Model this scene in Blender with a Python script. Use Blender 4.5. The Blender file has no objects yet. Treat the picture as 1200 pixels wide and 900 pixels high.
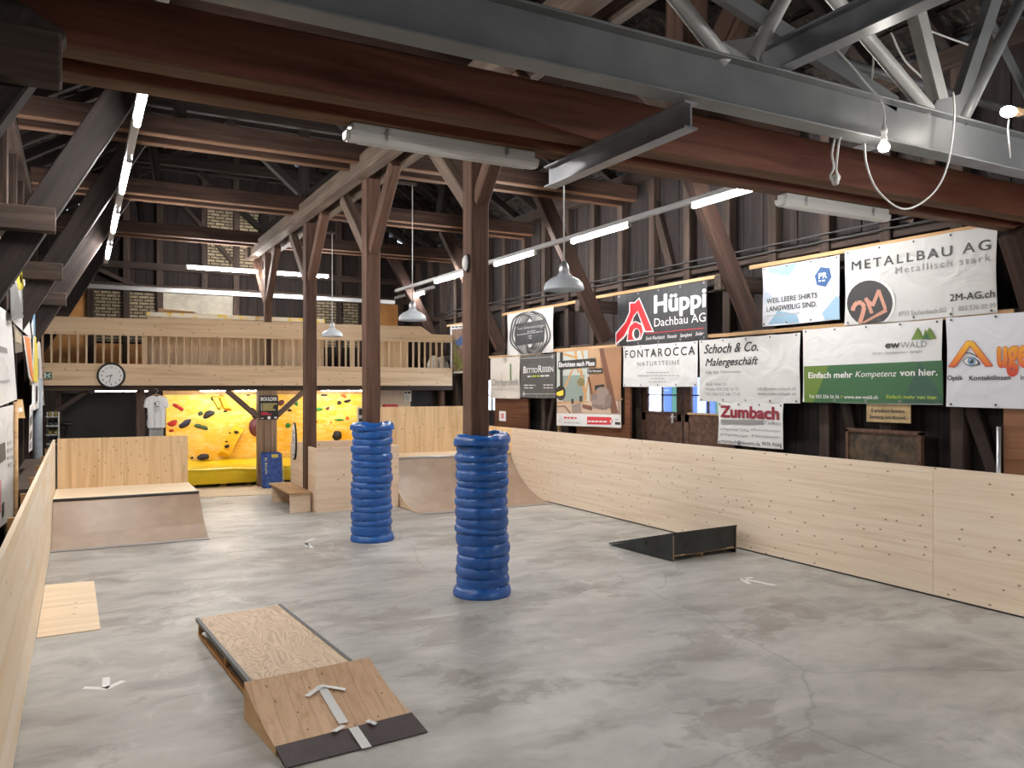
import bpy, bmesh, math, random
from mathutils import Vector, Matrix
R = random.Random(7)
C = bpy.context.scene.collection
SC = bpy.context.scene

# ------------------------------------------------------------------ camera, world, exposure
FPX, EYE, YAW, HZ = 935.0, 2.2, math.atan(508 / 935.0), 454.0
cam = bpy.data.cameras.new('camera')
cam.sensor_width = 36.0
cam.lens = 36.0 * FPX / 1200.0
cam.shift_y = (HZ - 450.0) / 1200.0
cam.clip_start = 0.05
cam.clip_end = 200
camo = bpy.data.objects.new('camera', cam)
C.objects.link(camo)
camo.location = (0, 0, EYE)
camo.rotation_euler = (math.pi / 2, 0, -YAW)
SC.camera = camo
w = bpy.data.worlds.new('sky')
SC.world = w
w.use_nodes = True
w.node_tree.nodes['Background'].inputs[0].default_value = (0.66, 0.80, 1.0, 1)
w.node_tree.nodes['Background'].inputs[1].default_value = 2.6
SC.view_settings.view_transform = 'Standard'
SC.view_settings.look = 'None'
SC.view_settings.gamma = 1
SC.view_settings.exposure = 1.72
SC.view_settings.use_curve_mapping = False
TUBE = 74.0        # radiance of the lit fluorescent tubes
BULB = 32.0       # radiance of the two bare bulbs

_s, _c = math.sin(YAW), math.cos(YAW)
def _ray(u, v):
    a = (u - 600) / FPX
    return a * _c + _s, -a * _s + _c, (HZ - v) / FPX
def onX(u, v, X):            # point of the plane x = X seen at (u, v) of the survey photo
    d = _ray(u, v); k = X / d[0]
    return Vector((X, d[1] * k, EYE + d[2] * k))
def onY(u, v, Y):
    d = _ray(u, v); k = Y / d[1]
    return Vector((d[0] * k, Y, EYE + d[2] * k))
def onZ(u, v, Z=0.0):
    d = _ray(u, v); k = (Z - EYE) / d[2]
    return Vector((d[0] * k, d[1] * k, Z))

# ------------------------------------------------------------------ material helpers
def mat(name, col=(.8, .8, .8), rough=.6, metal=0.0, spec=.5):
    m = bpy.data.materials.new(name); m.use_nodes = True
    b = m.node_tree.nodes['Principled BSDF']
    b.inputs['Base Color'].default_value = (*col, 1)
    b.inputs['Roughness'].default_value = rough
    b.inputs['Metallic'].default_value = metal
    b.inputs['Specular IOR Level'].default_value = spec
    return m
class NT:
    def __init__(self, m):
        self.m = m; self.t = m.node_tree; self.b = self.t.nodes['Principled BSDF']
    def n(self, typ, ins=None, **kw):
        x = self.t.nodes.new(typ)
        for k, v in kw.items(): setattr(x, k, v)
        for k, v in (ins or {}).items():
            if hasattr(v, 'is_linked') or hasattr(v, 'links'): self.t.links.new(v, x.inputs[k])
            else: x.inputs[k].default_value = v
        return x
    def l(self, a, b): self.t.links.new(a, b)
    def co(self): return self.n('ShaderNodeTexCoord').outputs['Object']
    def mp(self, v, scale, loc=(0, 0, 0)):
        return self.n('ShaderNodeMapping', {'Vector': v, 'Scale': scale, 'Location': loc}).outputs[0]
    def noise(self, v, s, d=4.0, r=.55, dist=0.0):
        return self.n('ShaderNodeTexNoise', {'Vector': v, 'Scale': s, 'Detail': d, 'Roughness': r, 'Distortion': dist}).outputs['Fac']
    def ramp(self, f, stops):
        x = self.n('ShaderNodeValToRGB', {'Fac': f}); e = x.color_ramp.elements
        while len(e) < len(stops): e.new(.5)
        for q, (p, c) in zip(e, stops):
            q.position = p; q.color = (*c, 1) if len(c) == 3 else c
        return x.outputs[0]
    def mix(self, f, a, b, mode='MIX'):
        x = self.n('ShaderNodeMix', data_type='RGBA', blend_type=mode)
        for sock, v in ((x.inputs[0], f), (x.inputs[6], a), (x.inputs[7], b)):
            if hasattr(v, 'links'): self.l(v, sock)
            else: sock.default_value = v if not isinstance(v, tuple) or len(v) == 4 else (*v, 1)
        return x.outputs[2]
    def math(self, op, a, b=0.0, c=0.0):
        x = self.n('ShaderNodeMath', operation=op)
        for i, v in enumerate((a, b, c)):
            if hasattr(v, 'links'): self.l(v, x.inputs[i])
            else: x.inputs[i].default_value = v
        return x.outputs[0]
    def bump(self, h, s=.3, d=.01):
        x = self.n('ShaderNodeBump', {'Height': h, 'Strength': s, 'Distance': d})
        self.l(x.outputs[0], self.b.inputs['Normal'])
    def base(self, c): self.l(c, self.b.inputs['Base Color'])
    def rough(self, c): self.l(c, self.b.inputs['Roughness'])

AX = {'X': 0, 'Y': 1, 'Z': 2}
def wood(name, dark, mid, light, axis='X', rough=.75, bump=.35, across=13.0, along=.8, var=.5):
    m = mat(name, mid, rough, spec=.3); t = NT(m)
    sc = [across] * 3; sc[AX[axis]] = along
    rnd = t.n('ShaderNodeObjectInfo').outputs['Random']
    off = t.n('ShaderNodeCombineXYZ', {0: t.math('MULTIPLY', rnd, 37.0), 1: t.math('MULTIPLY', rnd, 11.0), 2: t.math('MULTIPLY', rnd, 23.0)}).outputs[0]
    co = t.n('ShaderNodeVectorMath', {0: t.co(), 1: off}, operation='ADD').outputs[0]
    g = t.noise(t.mp(co, tuple(sc)), 1.0, 8, .62, .6)
    c = t.ramp(g, [(.28, dark), (.5, mid), (.74, light)])
    big = t.noise(co, 1.3, 4, .6)
    c = t.mix(t.math('MULTIPLY', t.math('SUBTRACT', 1.0, big), var), c, dark)
    vv = t.n('ShaderNodeHueSaturation', {'Color': c, 'Value': t.math('ADD', .8, t.math('MULTIPLY', rnd, .4))}).outputs[0]
    t.base(vv); t.bump(g, bump, .006)
    return m
def spruce(name, along='Y', across='Z', bw=.14, c1=(.60, .42, .25), c2=(.80, .63, .43), knot=1.0, rough=.55, tint=.25, grain=16.0, kscale=3.0, seamw=.22):
    """three-layer softwood board: strips of different tint, fine grain, dark knots"""
    m = mat(name, c2, rough, spec=.35); t = NT(m)
    co = t.co(); sp = t.n('ShaderNodeSeparateXYZ', {0: co})
    A, B = sp.outputs[AX[along]], sp.outputs[AX[across]]
    D = sp.outputs[3 - AX[along] - AX[across]]
    rnd = t.n('ShaderNodeObjectInfo').outputs['Random']
    idx = t.math('FLOOR', t.math('DIVIDE', B, bw))
    wn = t.n('ShaderNodeTexWhiteNoise', {'W': t.math('ADD', idx, t.math('MULTIPLY', rnd, 51.0))}, noise_dimensions='1D').outputs['Value']
    A2 = t.math('ADD', A, t.math('MULTIPLY', wn, 40.0))
    v = t.n('ShaderNodeCombineXYZ', {0: t.math('MULTIPLY', A2, .55), 1: t.math('MULTIPLY', B, grain), 2: t.math('MULTIPLY', D, grain)}).outputs[0]
    g = t.noise(v, 1.0, 6, .6, .8)
    c = t.ramp(g, [(.3, c1), (.55, c2), (.8, tuple(min(1, q * 1.06) for q in c2))])
    c = t.mix(t.math('MULTIPLY', wn, tint), c, c1)
    kv = t.n('ShaderNodeCombineXYZ', {0: A2, 1: t.math('MULTIPLY', B, 1.7), 2: 0.0}).outputs[0]
    vo = t.n('ShaderNodeTexVoronoi', {'Vector': kv, 'Scale': kscale}, voronoi_dimensions='2D')
    pick = t.math('GREATER_THAN', t.n('ShaderNodeSeparateColor', {0: vo.outputs['Color']}).outputs[0], 1.0 - .55 * knot)
    kd = t.ramp(vo.outputs['Distance'], [(.03, (1, 1, 1)), (.08, (0, 0, 0))])
    c = t.mix(t.math('MULTIPLY', t.math('MULTIPLY', kd, pick), .8), c, (.16, .075, .03))
    seam = t.math('ABSOLUTE', t.math('SUBTRACT', t.math('FRACT', t.math('DIVIDE', B, bw)), .5))
    c = t.mix(t.math('MULTIPLY', t.math('GREATER_THAN', seam, .488), seamw), c, (.2, .12, .06))
    t.base(c); t.bump(g, .08, .003)
    return m
def speckle(name, c1, c2, scale=6.0, rough=.6, bump=.1, metal=0.0, detail=6, spec=.5):
    m = mat(name, c1, rough, metal, spec); t = NT(m)
    g = t.noise(t.co(), scale, detail, .6, .3)
    t.base(t.ramp(g, [(.35, c1), (.65, c2)]))
    if bump: t.bump(g, bump, .004)
    return m
def cloth(name, col, rough=.45, wr=.5):
    m = mat(name, col, rough, spec=.35); t = NT(m)
    co = t.co()
    g = t.noise(t.mp(co, (1, 1.0, 1.6)), 2.2, 2, .45, .9)
    h = t.noise(t.mp(co, (1, 3, 1)), 1.4, 2, .4, .5)
    t.bump(t.math('ADD', g, t.math('MULTIPLY', h, .6)), wr, .05)
    return m
def emit(name, col, s):
    m = mat(name, (.9, .9, .9), .4)
    b = m.node_tree.nodes['Principled BSDF']
    b.inputs['Emission Color'].default_value = (*col, 1)
    b.inputs['Emission Strength'].default_value = s
    return m

# ------------------------------------------------------------------ mesh builder
class MB:
    def __init__(self): self.v, self.f, self.m, self.s = [], [], [], []
    def add(self, vs, fs, mi=0, smooth=False):
        o = len(self.v); self.v += [Vector(p) for p in vs]
        for f in fs: self.f.append([o + i for i in f]); self.m.append(mi); self.s.append(smooth)
        return self
    def box(self, a, b, mi=0):
        x0, y0, z0 = [min(a[i], b[i]) for i in range(3)]; x1, y1, z1 = [max(a[i], b[i]) for i in range(3)]
        vs = [(x0, y0, z0), (x1, y0, z0), (x1, y1, z0), (x0, y1, z0), (x0, y0, z1), (x1, y0, z1), (x1, y1, z1), (x0, y1, z1)]
        return self.add(vs, [(0, 3, 2, 1), (4, 5, 6, 7), (0, 1, 5, 4), (1, 2, 6, 5), (2, 3, 7, 6), (3, 0, 4, 7)], mi)
    def bar(self, p0, p1, w, h, up=(0, 0, 1), mi=0):
        p0, p1 = Vector(p0), Vector(p1); x = (p1 - p0).normalized(); z = Vector(up); z = (z - x * z.dot(x)).normalized(); y = z.cross(x)
        vs = [p + y * (a * w / 2) + z * (b * h / 2) for p in (p0, p1) for a, b in ((-1, -1), (1, -1), (1, 1), (-1, 1))]
        return self.add(vs, [(0, 3, 2, 1), (4, 5, 6, 7), (0, 1, 5, 4), (1, 2, 6, 5), (2, 3, 7, 6), (3, 0, 4, 7)], mi)
    def prism(self, poly, off, mi=0):          # poly: 3-D points, counter-clockwise seen from the side opposite to off
        n = len(poly); off = Vector(off); vs = [Vector(p) for p in poly] + [Vector(p) + off for p in poly]
        fs = [tuple(range(n)), tuple(range(2 * n - 1, n - 1, -1))] + [(i, i + n, (i + 1) % n + n, (i + 1) % n) for i in range(n)]
        return self.add(vs, fs, mi)
    def tube(self, path, r, seg=8, mi=0, caps=True):
        path = [Vector(p) for p in path]; rs = r if isinstance(r, (list, tuple)) else [r] * len(path)
        t0 = (path[1] - path[0]).normalized(); a = Vector((0, 0, 1)) if abs(t0.z) < .9 else Vector((1, 0, 0)); a = (a - t0 * a.dot(t0)).normalized()
        vs = []; n = len(path)
        for i, p in enumerate(path):
            t = (path[min(i + 1, n - 1)] - path[max(i - 1, 0)]).normalized()
            a = (a - t * a.dot(t)).normalized(); b = t.cross(a)
            vs += [p + (a * math.cos(k * 2 * math.pi / seg) + b * math.sin(k * 2 * math.pi / seg)) * rs[i] for k in range(seg)]
        fs = [(i * seg + k, i * seg + (k + 1) % seg, (i + 1) * seg + (k + 1) % seg, (i + 1) * seg + k) for i in range(n - 1) for k in range(seg)]
        self.add(vs, fs, mi, True)
        if caps: 
            o = len(self.v) - len(vs)
            self.f += [[o + k for k in range(seg - 1, -1, -1)], [o + (n - 1) * seg + k for k in range(seg)]]; self.m += [mi, mi]; self.s += [False, False]
        return self
    def lathe(self, prof, c, seg=32, axis='Z', mi=0, smooth=True, a0=0.0):
        c = Vector(c); vs = []
        for r, h in prof:
            for k in range(seg):
                q = a0 + k * 2 * math.pi / seg; x, y = r * math.cos(q), r * math.sin(q)
                vs.append(c + (Vector((x, y, h)) if axis == 'Z' else Vector((x, h, -y)) if axis == 'Y' else Vector((h, x, y))))
        n = len(prof)
        return self.add(vs, [(i * seg + k, i * seg + (k + 1) % seg, (i + 1) * seg + (k + 1) % seg, (i + 1) * seg + k) for i in range(n - 1) for k in range(seg)], mi, smooth)
    def text(self, body, p0, width, cap, ud, vd, mi=0, bold=0.0, shear=0.0):
        vs, fs, wd = glyphs(body, 0.0, shear)
        ud, vd, p0 = Vector(ud), Vector(vd), Vector(p0); k = width / (wd + 2 * bold); nb = 8 if bold > .022 else 4
        for n in range(nb if bold else 1):        # heavier weights: the outline shifted round in a small circle
            a = math.pi / 4 + 2 * math.pi * n / nb; o = p0 + ud.cross(vd) * (.00022 * n)
            self.add([o + ud * ((x + bold * (1 + math.cos(a))) * k) + vd * ((y + bold * 1.2 * math.sin(a)) * cap) for x, y in vs], fs, mi)
        return self
    def build(self, name, mats, parent=None, origin=None, bevel=0.0, matrix=None, weld=False):
        me = bpy.data.meshes.new(name)
        if matrix is None:
            if parent is not None: o = world_loc(parent)
            elif origin is not None: o = Vector(origin)
            else:
                xs = [p.x for p in self.v]; ys = [p.y for p in self.v]; zs = [p.z for p in self.v]
                o = Vector(((min(xs) + max(xs)) / 2, (min(ys) + max(ys)) / 2, min(zs)))
            vs = [p - o for p in self.v]
        else: vs = self.v
        me.from_pydata([tuple(p) for p in vs], [], self.f); me.validate()
        for mm in (mats if isinstance(mats, (list, tuple)) else [mats]): me.materials.append(mm)
        for p, mi, s in zip(me.polygons, self.m, self.s): p.material_index = mi; p.use_smooth = s
        ob = bpy.data.objects.new(name, me); C.objects.link(ob)
        if parent is not None: ob.parent = parent
        elif matrix is not None: ob.matrix_world = matrix
        else: ob.location = o
        if bevel:
            md = ob.modifiers.new('edge', 'BEVEL'); md.width = bevel; md.segments = 2; md.limit_method = 'ANGLE'; md.angle_limit = .7
        return ob
def world_loc(o):
    l = Vector((0, 0, 0))
    while o is not None: l = l + o.location; o = o.parent
    return l
_gc = {}
def glyphs(body, bold, shear):
    k = (body, bold, shear)
    if k not in _gc:
        cu = bpy.data.curves.new('t', 'FONT'); cu.body = body.lstrip('~'); cu.space_character = 1.28 if body[0] == '~' else 1.0; cu.offset = bold; cu.shear = shear; cu.resolution_u = 3; cu.fill_mode = 'FRONT'
        ob = bpy.data.objects.new('t', cu); C.objects.link(ob)
        me = ob.to_mesh(); vs = [(q.co.x, q.co.y) for q in me.vertices]; fs = [tuple(p.vertices) for p in me.polygons]
        fs = [f if sum(vs[f[i]][0] * vs[f[(i + 1) % len(f)]][1] - vs[f[(i + 1) % len(f)]][0] * vs[f[i]][1] for i in range(len(f))) > 0 else f[::-1] for f in fs]
        ob.to_mesh_clear(); bpy.data.objects.remove(ob); bpy.data.curves.remove(cu)
        x0 = min(x for x, y in vs); x1 = max(x for x, y in vs)
        _gc[k] = ([(x - x0, y / .729) for x, y in vs], fs, x1 - x0)
    return _gc[k]
def tag(o, label=None, cat=None, group=None, kind=None):
    if label: o['label'] = label
    if cat: o['category'] = cat
    if group: o['group'] = group
    if kind: o['kind'] = kind
    return o
def empty(name, loc, label=None, cat=None, group=None, kind=None):
    o = bpy.data.objects.new(name, None); C.objects.link(o); o.location = loc; o.empty_display_size = .1
    return tag(o, label, cat, group, kind)
def clone(o, name=None):
    c = o.copy(); C.objects.link(c)
    for ch in list(o.children):
        k = ch.copy(); C.objects.link(k); k.parent = c
        for g in list(ch.children):
            q = g.copy(); C.objects.link(q); q.parent = k
    return c
def timber(name, p0, p1, w_, h_, m, label=None, cat='beam', group=None, up=(0, 0, 1), parent=None, wob=.004, bevel=.01, under=None):
    """squared timber of width w_ (across) and height h_ (along up), grain along its own x axis"""
    p0, p1 = Vector(p0), Vector(p1); L = (p1 - p0).length
    x = (p1 - p0).normalized(); z = Vector(up); z = (z - x * z.dot(x)).normalized(); y = z.cross(x)
    b = MB(); n = max(2, int(L / .7)); vs = []
    for i in range(n + 1):
        for a, c in ((-1, -1), (1, -1), (1, 1), (-1, 1)):
            vs.append((L * i / n, a * w_ / 2 + R.uniform(-wob, wob), c * h_ / 2 + R.uniform(-wob, wob)))
    fs = [(0, 3, 2, 1), (4 * n, 4 * n + 1, 4 * n + 2, 4 * n + 3)]
    for i in range(n):
        for k in range(4):
            fs.append((4 * i + k, 4 * i + (k + 1) % 4, 4 * i + 4 + (k + 1) % 4, 4 * i + 4 + k))
    b.add(vs, fs)
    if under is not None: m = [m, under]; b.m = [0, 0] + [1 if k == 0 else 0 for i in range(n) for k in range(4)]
    mw = Matrix((x, y, z)).transposed().to_4x4(); mw.translation = p0
    if parent is not None:
        ob = b.build(name, m, matrix=mw); ob.parent = parent
        ob.matrix_local = Matrix.Translation(-world_loc(parent)) @ mw
    else: ob = b.build(name, m, matrix=mw)
    if bevel:
        md = ob.modifiers.new('edge', 'BEVEL'); md.width = bevel; md.segments = 1; md.limit_method = 'ANGLE'; md.angle_limit = .7
    return tag(ob, label, cat if parent is None else None, group)

# ------------------------------------------------------------------ materials
W_OLD = wood('old dark timber', (.022, .015, .012), (.058, .038, .030), (.115, .076, .058))
W_TIE = wood('brown tie beam', (.026, .014, .011), (.066, .036, .027), (.125, .072, .052))
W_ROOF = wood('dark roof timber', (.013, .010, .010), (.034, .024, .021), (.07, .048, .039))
W_UNDLIT = wood('lit tint of old beam underside', (.07, .032, .017), (.165, .08, .042), (.27, .15, .08), across=9)  # orange glow of the tubes from below, painted into the beam undersides
W_GREY = wood('weathered timber', (.06, .042, .032), (.15, .105, .08), (.26, .19, .145))
W_RED = wood('red-brown beam', (.085, .026, .016), (.21, .072, .043), (.32, .14, .085), across=9, rough=.55)
W_POST = wood('brown post', (.05, .025, .016), (.125, .066, .045), (.22, .125, .085))
W_BARN = wood('brown barn planks', (.13, .08, .05), (.26, .175, .115), (.38, .28, .20), axis='Z')
W_RAW = wood('raw pine', (.30, .15, .06), (.50, .28, .12), (.66, .42, .22))
W_LATH = wood('raw lath', (.38, .22, .10), (.58, .37, .19), (.72, .50, .30))
W_SHELF = wood('oiled bench board', (.32, .18, .08), (.46, .28, .13), (.56, .36, .19), axis='Y')
P_WALLH = spruce('barrier board', 'Y', 'Z', .118, c1=(.72, .56, .41), c2=(.84, .71, .56), knot=1.1, kscale=3.6)
P_WALLY = spruce('barrier board yellow', 'Y', 'Z', .118, c1=(.70, .46, .22), c2=(.82, .60, .34), knot=.6)
P_LEFT = spruce('left barrier board', 'Y', 'Z', .42, c1=(.80, .61, .38), c2=(.89, .77, .63), knot=.15, tint=.55, grain=5.0)
P_BACKV = spruce('ramp backboard', 'Z', 'X', .19, c1=(.58, .38, .19), c2=(.80, .60, .37), knot=.9, grain=9.0, kscale=4.2)
P_BOX = spruce('box board', 'X', 'Z', .2, c1=(.68, .50, .35), c2=(.80, .64, .48), knot=.5)
P_BOXY = spruce('box side board', 'Y', 'Z', .2, c1=(.68, .50, .35), c2=(.80, .64, .48), knot=.5)
P_DECK = spruce('ramp deck', 'X', 'Y', .2, c1=(.70, .53, .36), c2=(.84, .70, .52), knot=.3)
P_FASC = spruce('gallery board', 'X', 'Z', .23, c1=(.52, .36, .21), c2=(.70, .52, .34), knot=1.0, kscale=3.0, grain=10)
P_PLY = spruce('plain plywood', 'X', 'Y', 1.3, c1=(.70, .53, .36), c2=(.84, .68, .48), knot=.25, grain=7)
P_KICK = spruce('kicker board', 'Y', 'X', .112, c1=(.50, .31, .18), c2=(.68, .47, .31), knot=.9, kscale=5.0, tint=.6, seamw=.75)
P_KICKS = spruce('kicker side', 'Y', 'Z', .3, c1=(.50, .32, .16), c2=(.68, .48, .27), knot=.3)
P_PANEL = spruce('partition board', 'Z', 'X', .6, c1=(.50, .36, .23), c2=(.62, .47, .32), knot=.2, grain=6)
P_BALU = wood('pale baluster', (.42, .29, .17), (.58, .43, .28), (.68, .53, .37), axis='Z')
RAMP = speckle('brown ramp film', (.285, .195, .135), (.36, .26, .185), 3.0, .42, .03)
FILM = speckle('dark film-faced plywood', (.045, .030, .032), (.065, .045, .046), 8, .5, .02)
STEEL = speckle('grey painted steel', (.115, .12, .125), (.165, .17, .175), 2.5, .42, .03, 0.0)
STEEL_D = speckle('dark painted steel', (.17, .175, .195), (.26, .265, .29), 3.5, .33, .05, .2)
DARKST = mat('dark steel edge', (.075, .08, .085), .5, .2)
STEEL_L = speckle('light grey tube steel', (.27, .275, .27), (.36, .36, .35), 4, .45, .03)
BLACKRAMP = speckle('black painted plywood', (.012, .016, .018), (.03, .036, .038), 5, .5, .05)
WORN = speckle('worn edge', (.25, .16, .08), (.45, .33, .2), 20, .8, .1)
WHITE = mat('white plastic', (.80, .80, .80), .4)
GREYP = mat('light grey plastic', (.62, .62, .60), .35)
DIFF = mat('ribbed clear diffuser', (.72, .72, .70), .22, spec=.6)
ENAM = mat('blue-grey enamel', (.66, .72, .78), .3)
CHROME = mat('galvanised metal', (.55, .56, .58), .35, .8)
CABLE = mat('white cable', (.74, .74, .72), .5)
BLACK = mat('black', (.012, .012, .013), .5)
DARK = mat('dark grey', (.05, .05, .052), .6)
GREY = mat('mid grey', (.30, .30, .31), .6)
TAPE = mat('white tape', (.74, .75, .74), .5)
TUBEW = emit('lit gallery tube', (1.0, .95, .88), TUBE * .6)
TUBEM = emit('lit tube', (1.0, .975, .945), TUBE)
BULBM = emit('lit bulb', (1.0, .95, .86), BULB)
YMAT = speckle('yellow mat tarpaulin', (.75, .52, .004), (.80, .57, .01), 3, .28, .25, spec=.6)
TRAY = mat('white cable tray', (.55, .56, .58), .4)

def concrete():
    m = mat('trowelled concrete', (.4, .4, .39), .5, spec=.4); t = NT(m); co = t.co()
    def warp(sc, amt, off=0.0):
        n = t.n('ShaderNodeTexNoise', {'Vector': t.mp(co, (1, 1, 1), (off, off, 0)), 'Scale': sc, 'Detail': 4.0}).outputs['Color']
        return t.n('ShaderNodeVectorMath', {0: co, 1: t.n('ShaderNodeVectorMath', {0: n, 'Scale': amt}, operation='SCALE').outputs[0]}, operation='ADD').outputs[0]
    w1, w2 = warp(.5, 1.2), warp(2.2, .45, 7.0)
    a = t.noise(t.mp(w1, (.42, .6, 1)), 1.0, 5, .55)
    c = t.ramp(a, [(.30, (.285, .265, .24)), (.5, (.375, .365, .34)), (.7, (.47, .462, .432))])
    st = t.noise(t.mp(w2, (1.1, 2.6, 1)), 1.0, 9, .62, .35)                       # trowel streaks
    c = t.mix(.75, c, t.ramp(st, [(.3, (.32, .31, .30)), (.5, (.5, .5, .5)), (.7, (.64, .645, .64))]), 'OVERLAY')
    d = t.noise(t.mp(w2, (.55, .9, 1), (5, 3, 0)), 1.0, 8, .66, .25)              # brown-grey worn patches
    c = t.mix(t.ramp(d, [(.555, (0, 0, 0)), (.585, (.5, .5, .5)), (.72, (.75, .75, .75))]), c, (.225, .19, .165))
    e = t.noise(t.mp(w1, (1.3, .5, 1), (15, 3, 0)), 1.2, 9, .7, .3)               # pale laitance
    c = t.mix(t.ramp(e, [(.57, (0, 0, 0)), (.66, (.45, .45, .45))]), c, (.58, .575, .545))
    k = t.n('ShaderNodeTexVoronoi', {'Vector': t.mp(warp(1.4, .5, 3.0), (1, 1, 0)), 'Scale': .19}, feature='DISTANCE_TO_EDGE').outputs['Distance']
    c = t.mix(t.ramp(k, [(.0001, (.35, .35, .35)), (.0007, (0, 0, 0))]), c, (.13, .12, .115))
    t.base(c)
    t.rough(t.ramp(st, [(.3, (.55, .55, .55)), (.7, (.36, .36, .36))]))
    t.bump(st, .05, .004)
    return m
def planks(name, axis, bw, dark, mid, light):
    m = mat(name, mid, .8, spec=.25); t = NT(m); co = t.co(); sp = t.n('ShaderNodeSeparateXYZ', {0: co})
    B = sp.outputs[AX[axis]]
    wn = t.n('ShaderNodeTexWhiteNoise', {'W': t.math('FLOOR', t.math('DIVIDE', B, bw))}, noise_dimensions='1D').outputs['Value']
    v = t.n('ShaderNodeCombineXYZ', {0: t.math('MULTIPLY', B, 14.0), 1: t.math('ADD', t.math('MULTIPLY', sp.outputs[2], .9), t.math('MULTIPLY', wn, 30.0)), 2: wn}).outputs[0]
    g = t.noise(v, 1.0, 8, .65, .5)
    c = t.ramp(g, [(.28, dark), (.5, mid), (.75, light)])
    c = t.mix(t.math('MULTIPLY', wn, .55), c, dark)
    c = t.mix(t.math('MULTIPLY', t.noise(co, 1.1, 5, .6), .5), c, dark)
    t.base(c); t.bump(g, .4, .006)
    return m
def tiles():
    m = mat('clay roof tiles', (.06, .045, .035), .85, spec=.2); t = NT(m); co = t.co()
    vo = t.n('ShaderNodeTexVoronoi', {'Vector': co, 'Scale': 3.6}).outputs['Color']
    r = t.n('ShaderNodeSeparateColor', {0: vo}).outputs[0]
    g = t.noise(t.mp(co, (6, 16, 6)), 1.0, 6, .7, .4)
    c = t.ramp(g, [(.3, (.010, .009, .009)), (.52, (.042, .034, .029)), (.74, (.21, .175, .135))])
    c = t.mix(t.math('MULTIPLY', r, .75), c, (.014, .011, .010))
    t.base(c); t.bump(g, .5, .01)
    return m
def bricks():
    m = mat('old pale brick', (.3, .22, .14), .9, spec=.2); t = NT(m); co = t.co()
    sp = t.n('ShaderNodeSeparateXYZ', {0: co})
    v = t.n('ShaderNodeCombineXYZ', {0: sp.outputs[0], 1: sp.outputs[2], 2: 0.0}).outputs[0]
    v = t.n('ShaderNodeVectorMath', {0: v, 1: t.n('ShaderNodeVectorMath', {0: t.n('ShaderNodeTexNoise', {'Vector': co, 'Scale': 9.0}).outputs['Color'], 'Scale': .02}, operation='SCALE').outputs[0]}, operation='ADD').outputs[0]
    b = t.n('ShaderNodeTexBrick', {'Vector': v, 'Color1': (.33, .27, .18, 1), 'Color2': (.19, .15, .10, 1), 'Mortar': (.030, .022, .018, 1), 'Scale': 1.0,
        'Mortar Size': .012, 'Brick Width': .235, 'Row Height': .078, 'Bias': -.1})
    n = t.noise(co, 14, 5, .7)
    c = t.mix(.7, b.outputs['Color'], t.ramp(n, [(.3, (.25, .25, .25)), (.7, (.75, .75, .75))]), 'OVERLAY')
    t.base(c); t.bump(b.outputs['Fac'], -.6, .02)
    return m
def climbpaint():
    m = mat('yellow painted climbing boards', (.8, .5, .05), .5, spec=.35); t = NT(m); co = t.co()
    sp = t.n('ShaderNodeSeparateXYZ', {0: co})
    v = t.n('ShaderNodeCombineXYZ', {0: sp.outputs[0], 1: sp.outputs[2], 2: 0.0}).outputs[0]
    b = t.n('ShaderNodeTexBrick', {'Vector': v, 'Color1': (.82, .42, .008, 1), 'Color2': (.84, .56, .09, 1), 'Mortar': (.62, .40, .06, 1), 'Scale': 1.0,
        'Mortar Size': .004, 'Brick Width': 1.1, 'Row Height': .33, 'Bias': 0.1})
    n = t.noise(t.mp(co, (2.2, 1, 6)), 1.6, 8, .68, .6)
    c = t.mix(t.ramp(n, [(.46, (0, 0, 0)), (.60, (.7, .7, .7))]), b.outputs['Color'], (.84, .64, .28))
    n2 = t.noise(t.mp(co, (3, 1, 8), (4, 2, 1)), 1.5, 8, .7, .4)
    c = t.mix(t.ramp(n2, [(.56, (0, 0, 0)), (.66, (.8, .8, .8))]), c, (.78, .36, .008))
    t.base(c)
    return m
def osbgrain():
    m = mat('swirly softwood plywood', (.5, .35, .2), .6, spec=.3); t = NT(m); co = t.co()
    d = t.noise(t.mp(co, (3.2, 1.3, 1)), 1.0, 2, .4, 1.2)
    wv = t.math('FRACT', t.math('MULTIPLY', d, 17.0))
    tri = t.math('ABSOLUTE', t.math('SUBTRACT', wv, .5))
    fine = t.noise(t.mp(co, (30, 4, 1)), 1.0, 4, .6)
    c = t.ramp(tri, [(.10, (.42, .30, .20)), (.36, (.63, .49, .35))])
    c = t.mix(t.math('MULTIPLY', t.noise(co, 2.5, 3, .5), .9), c, (.58, .44, .31))
    c = t.mix(.35, c, t.ramp(fine, [(.3, (.3, .3, .3)), (.7, (.7, .7, .7))]), 'OVERLAY')
    t.base(c); t.bump(tri, .08, .002)
    return m
CONC = concrete()
PLK_R = planks('dark wall boards', 'Y', .2, (.014, .011, .011), (.035, .027, .026), (.080, .063, .058))
PLK_B = planks('dark gable boards', 'X', .24, (.010, .007, .007), (.028, .020, .018), (.062, .043, .036))
TILE = tiles(); BRICK = bricks(); CLIMB = climbpaint(); SWIRL = osbgrain()
PLAST = speckle('rough grey plaster', (.33, .30, .24), (.48, .44, .36), 4, .9, .3)
OSB = speckle('orange plywood', (.58, .25, .07), (.72, .36, .12), 3.0, .6, .05)
GLASS = mat('window glass', (.9, .95, 1), .05); _t = NT(GLASS)
_x = _t.n('ShaderNodeMixShader', {0: .12, 1: _t.n('ShaderNodeBsdfTransparent').outputs[0], 2: _t.b.outputs[0]})
_t.l(_x.outputs[0], GLASS.node_tree.nodes['Material Output'].inputs[0])

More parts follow.
